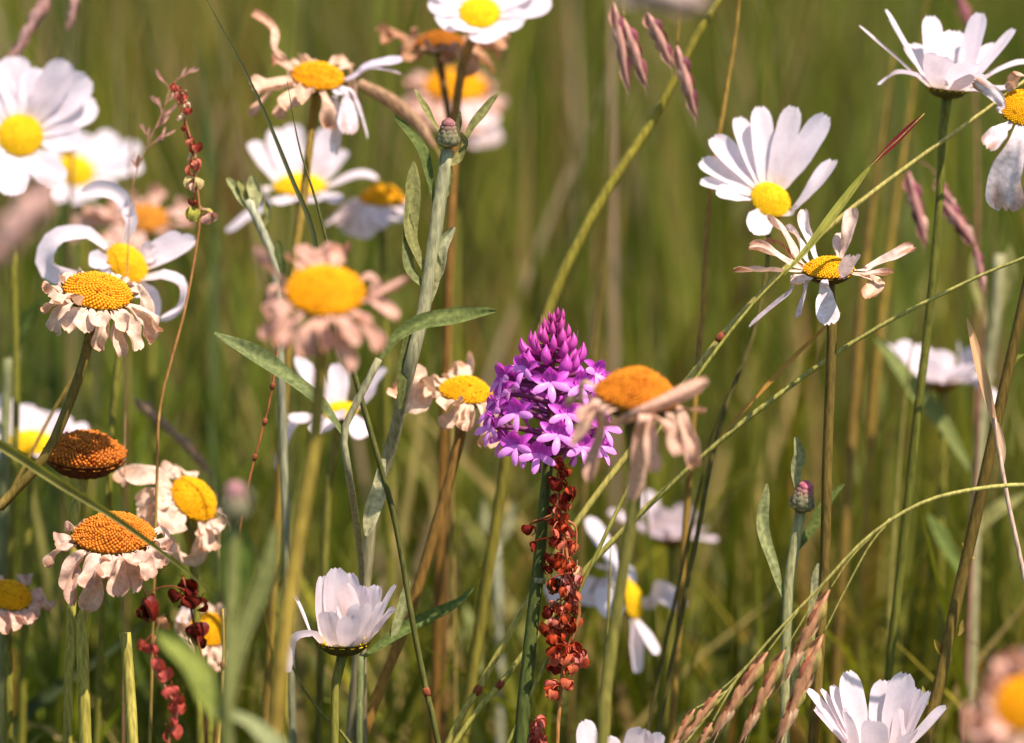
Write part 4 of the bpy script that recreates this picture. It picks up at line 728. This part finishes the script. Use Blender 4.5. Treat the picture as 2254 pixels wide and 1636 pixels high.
brome("blurred pink grass head leaning over the wide open daisy", [(112, -20), (60, 60), (15, 150), (-40, 300), (-60, 600)], .12, 8, [((118, -30), (15, 150), 40), ((170, -20), (150, 70), 26)], (.35, .2, .12), cols=[(.55, .33, .27), (.42, .22, .18)], lem=7, sub=False, awn=.05)
brome("pale grey pink blurred grass head filling the top edge right of centre", [(1380, -40), (1450, -20), (1560, -10), (1800, -120), (2200, -260), (2600, -100), (2760, 500), (2800, 1200)], -.30, 10, [((1360, -40), (1560, 20), 80)], (.4, .28, .2), cols=[(.55, .42, .34), (.48, .36, .28)], lem=8, sub=False, awn=.05)
brome("tan blurred grass head slanting between the amber stem and tilted cream daisy", [(300, 880), (380, 950), (450, 1030), (480, 1150), (490, 1400)], .14, 10, [((295, 875), (395, 965), 34), ((380, 945), (470, 1050), 30)], (.32, .22, .1), cols=[(.42, .28, .16), (.36, .22, .12)], lem=7, sub=False, awn=.05)
brome("faint dark pink grass head behind the raised daisy at the top right", [(2105, -40), (2118, 20), (2135, 80), (2150, 300), (2150, 700)], .2, 8, [((2100, -60), (2125, 50), 34), ((2120, 0), (2145, 95), 28)], (.3, .14, .08), cols=[(.42, .16, .16), (.30, .10, .10)], lem=7, sub=False, awn=.05)
def spike_grass():
    C = stem_curve([(805, 190), (868, 228), (922, 278), (962, 330), (985, 420), (990, 700)], .10); th = thing("spike_grass", "dense tan grass spike leaning between the twisted petals and woolly bud", "grass", ground_of(C)); n = len(C)
    m = MB(); m.tube(C, np.linspace(.6, 1.2, n) * 4 * PX, vary((.3, .22, .06), n), n=6); m.build("culm", M_STEM, th)
    q = spline([at(x, y, .10) for x, y in [(803, 190), (868, 228), (922, 278), (962, 332)]], 60); T, N, W = frames(q, (0, 0, 1)); m = MB()
    for i in range(58):
        for j in range(5):
            a = j * 1.257 + i * .7; rd = N[i] * math.cos(a) + W[i] * math.sin(a); k = math.sin(math.pi * min(1, i / 58 * .9 + .1)) ** .5
            m.ribbon(spline([q[i], q[i] + rd * 13 * PX * k - T[i] * 6 * PX, q[i] + rd * 17 * PX * k - T[i] * 20 * PX], 4), np.array([2, 4.5, 3.5, .4]) * PX, rd, A3((.62, .42, .24)) * rnd.uniform(.75, 1.2), nv=3, cup=.4)
    m.build("seed_spike", M_HUSK, th)
spike_grass()
def panicle():
    C = stem_curve([(378, 185), (352, 260), (318, 335), (290, 420), (280, 600), (275, 900)], .06); th = thing("panicle_grass", "airy pinkish grass panicle beside the slender red sorrel", "grass", ground_of(C)); n = len(C)
    m = MB(); m.tube(C, np.linspace(.5, 1.3, n) * 2.2 * PX, vary((.36, .2, .12), n), n=5); m.build("culm", M_STEM, th)
    for (x, y, a, b) in [(378, 188, 50, 10), (372, 200, -45, 30), (360, 235, 35, 25), (355, 250, -30, 45), (345, 275, 40, 5), (335, 295, 30, 30), (325, 320, -22, 15), (320, 330, 60, -5), (300, 380, -15, 60)]:
        q = spline([at(x, y, .06), at(x + a * .2 + 4, y - 14, .06), at(x + a * .6 + 8, y - 30 + b * .2, .06)], 8); m = MB(); m.tube(q, 1.2 * PX, (.4, .2, .14), n=4); br_ = m.build("branch", M_STEM, th)
        for t in (.45, .7, .9, 1.0):
            p = q[min(7, int(t * 7))]; dr = nrm(nrm(q[-1] - q[0]) + cv(rnd.uniform(-.6, .6), rnd.uniform(-.3, .5), rnd.uniform(-.5, .5))); m = MB()
            m.ribbon(spline([p, p + dr * 12 * PX, p + dr * 27 * PX], 5), np.array([2, 4, 4.2, 3, .4]) * PX, -FWD, A3((.60, .33, .25)) * rnd.uniform(.8, 1.2), nv=4, roll=1.3); m.build("spikelet", M_HUSK, br_)
panicle()
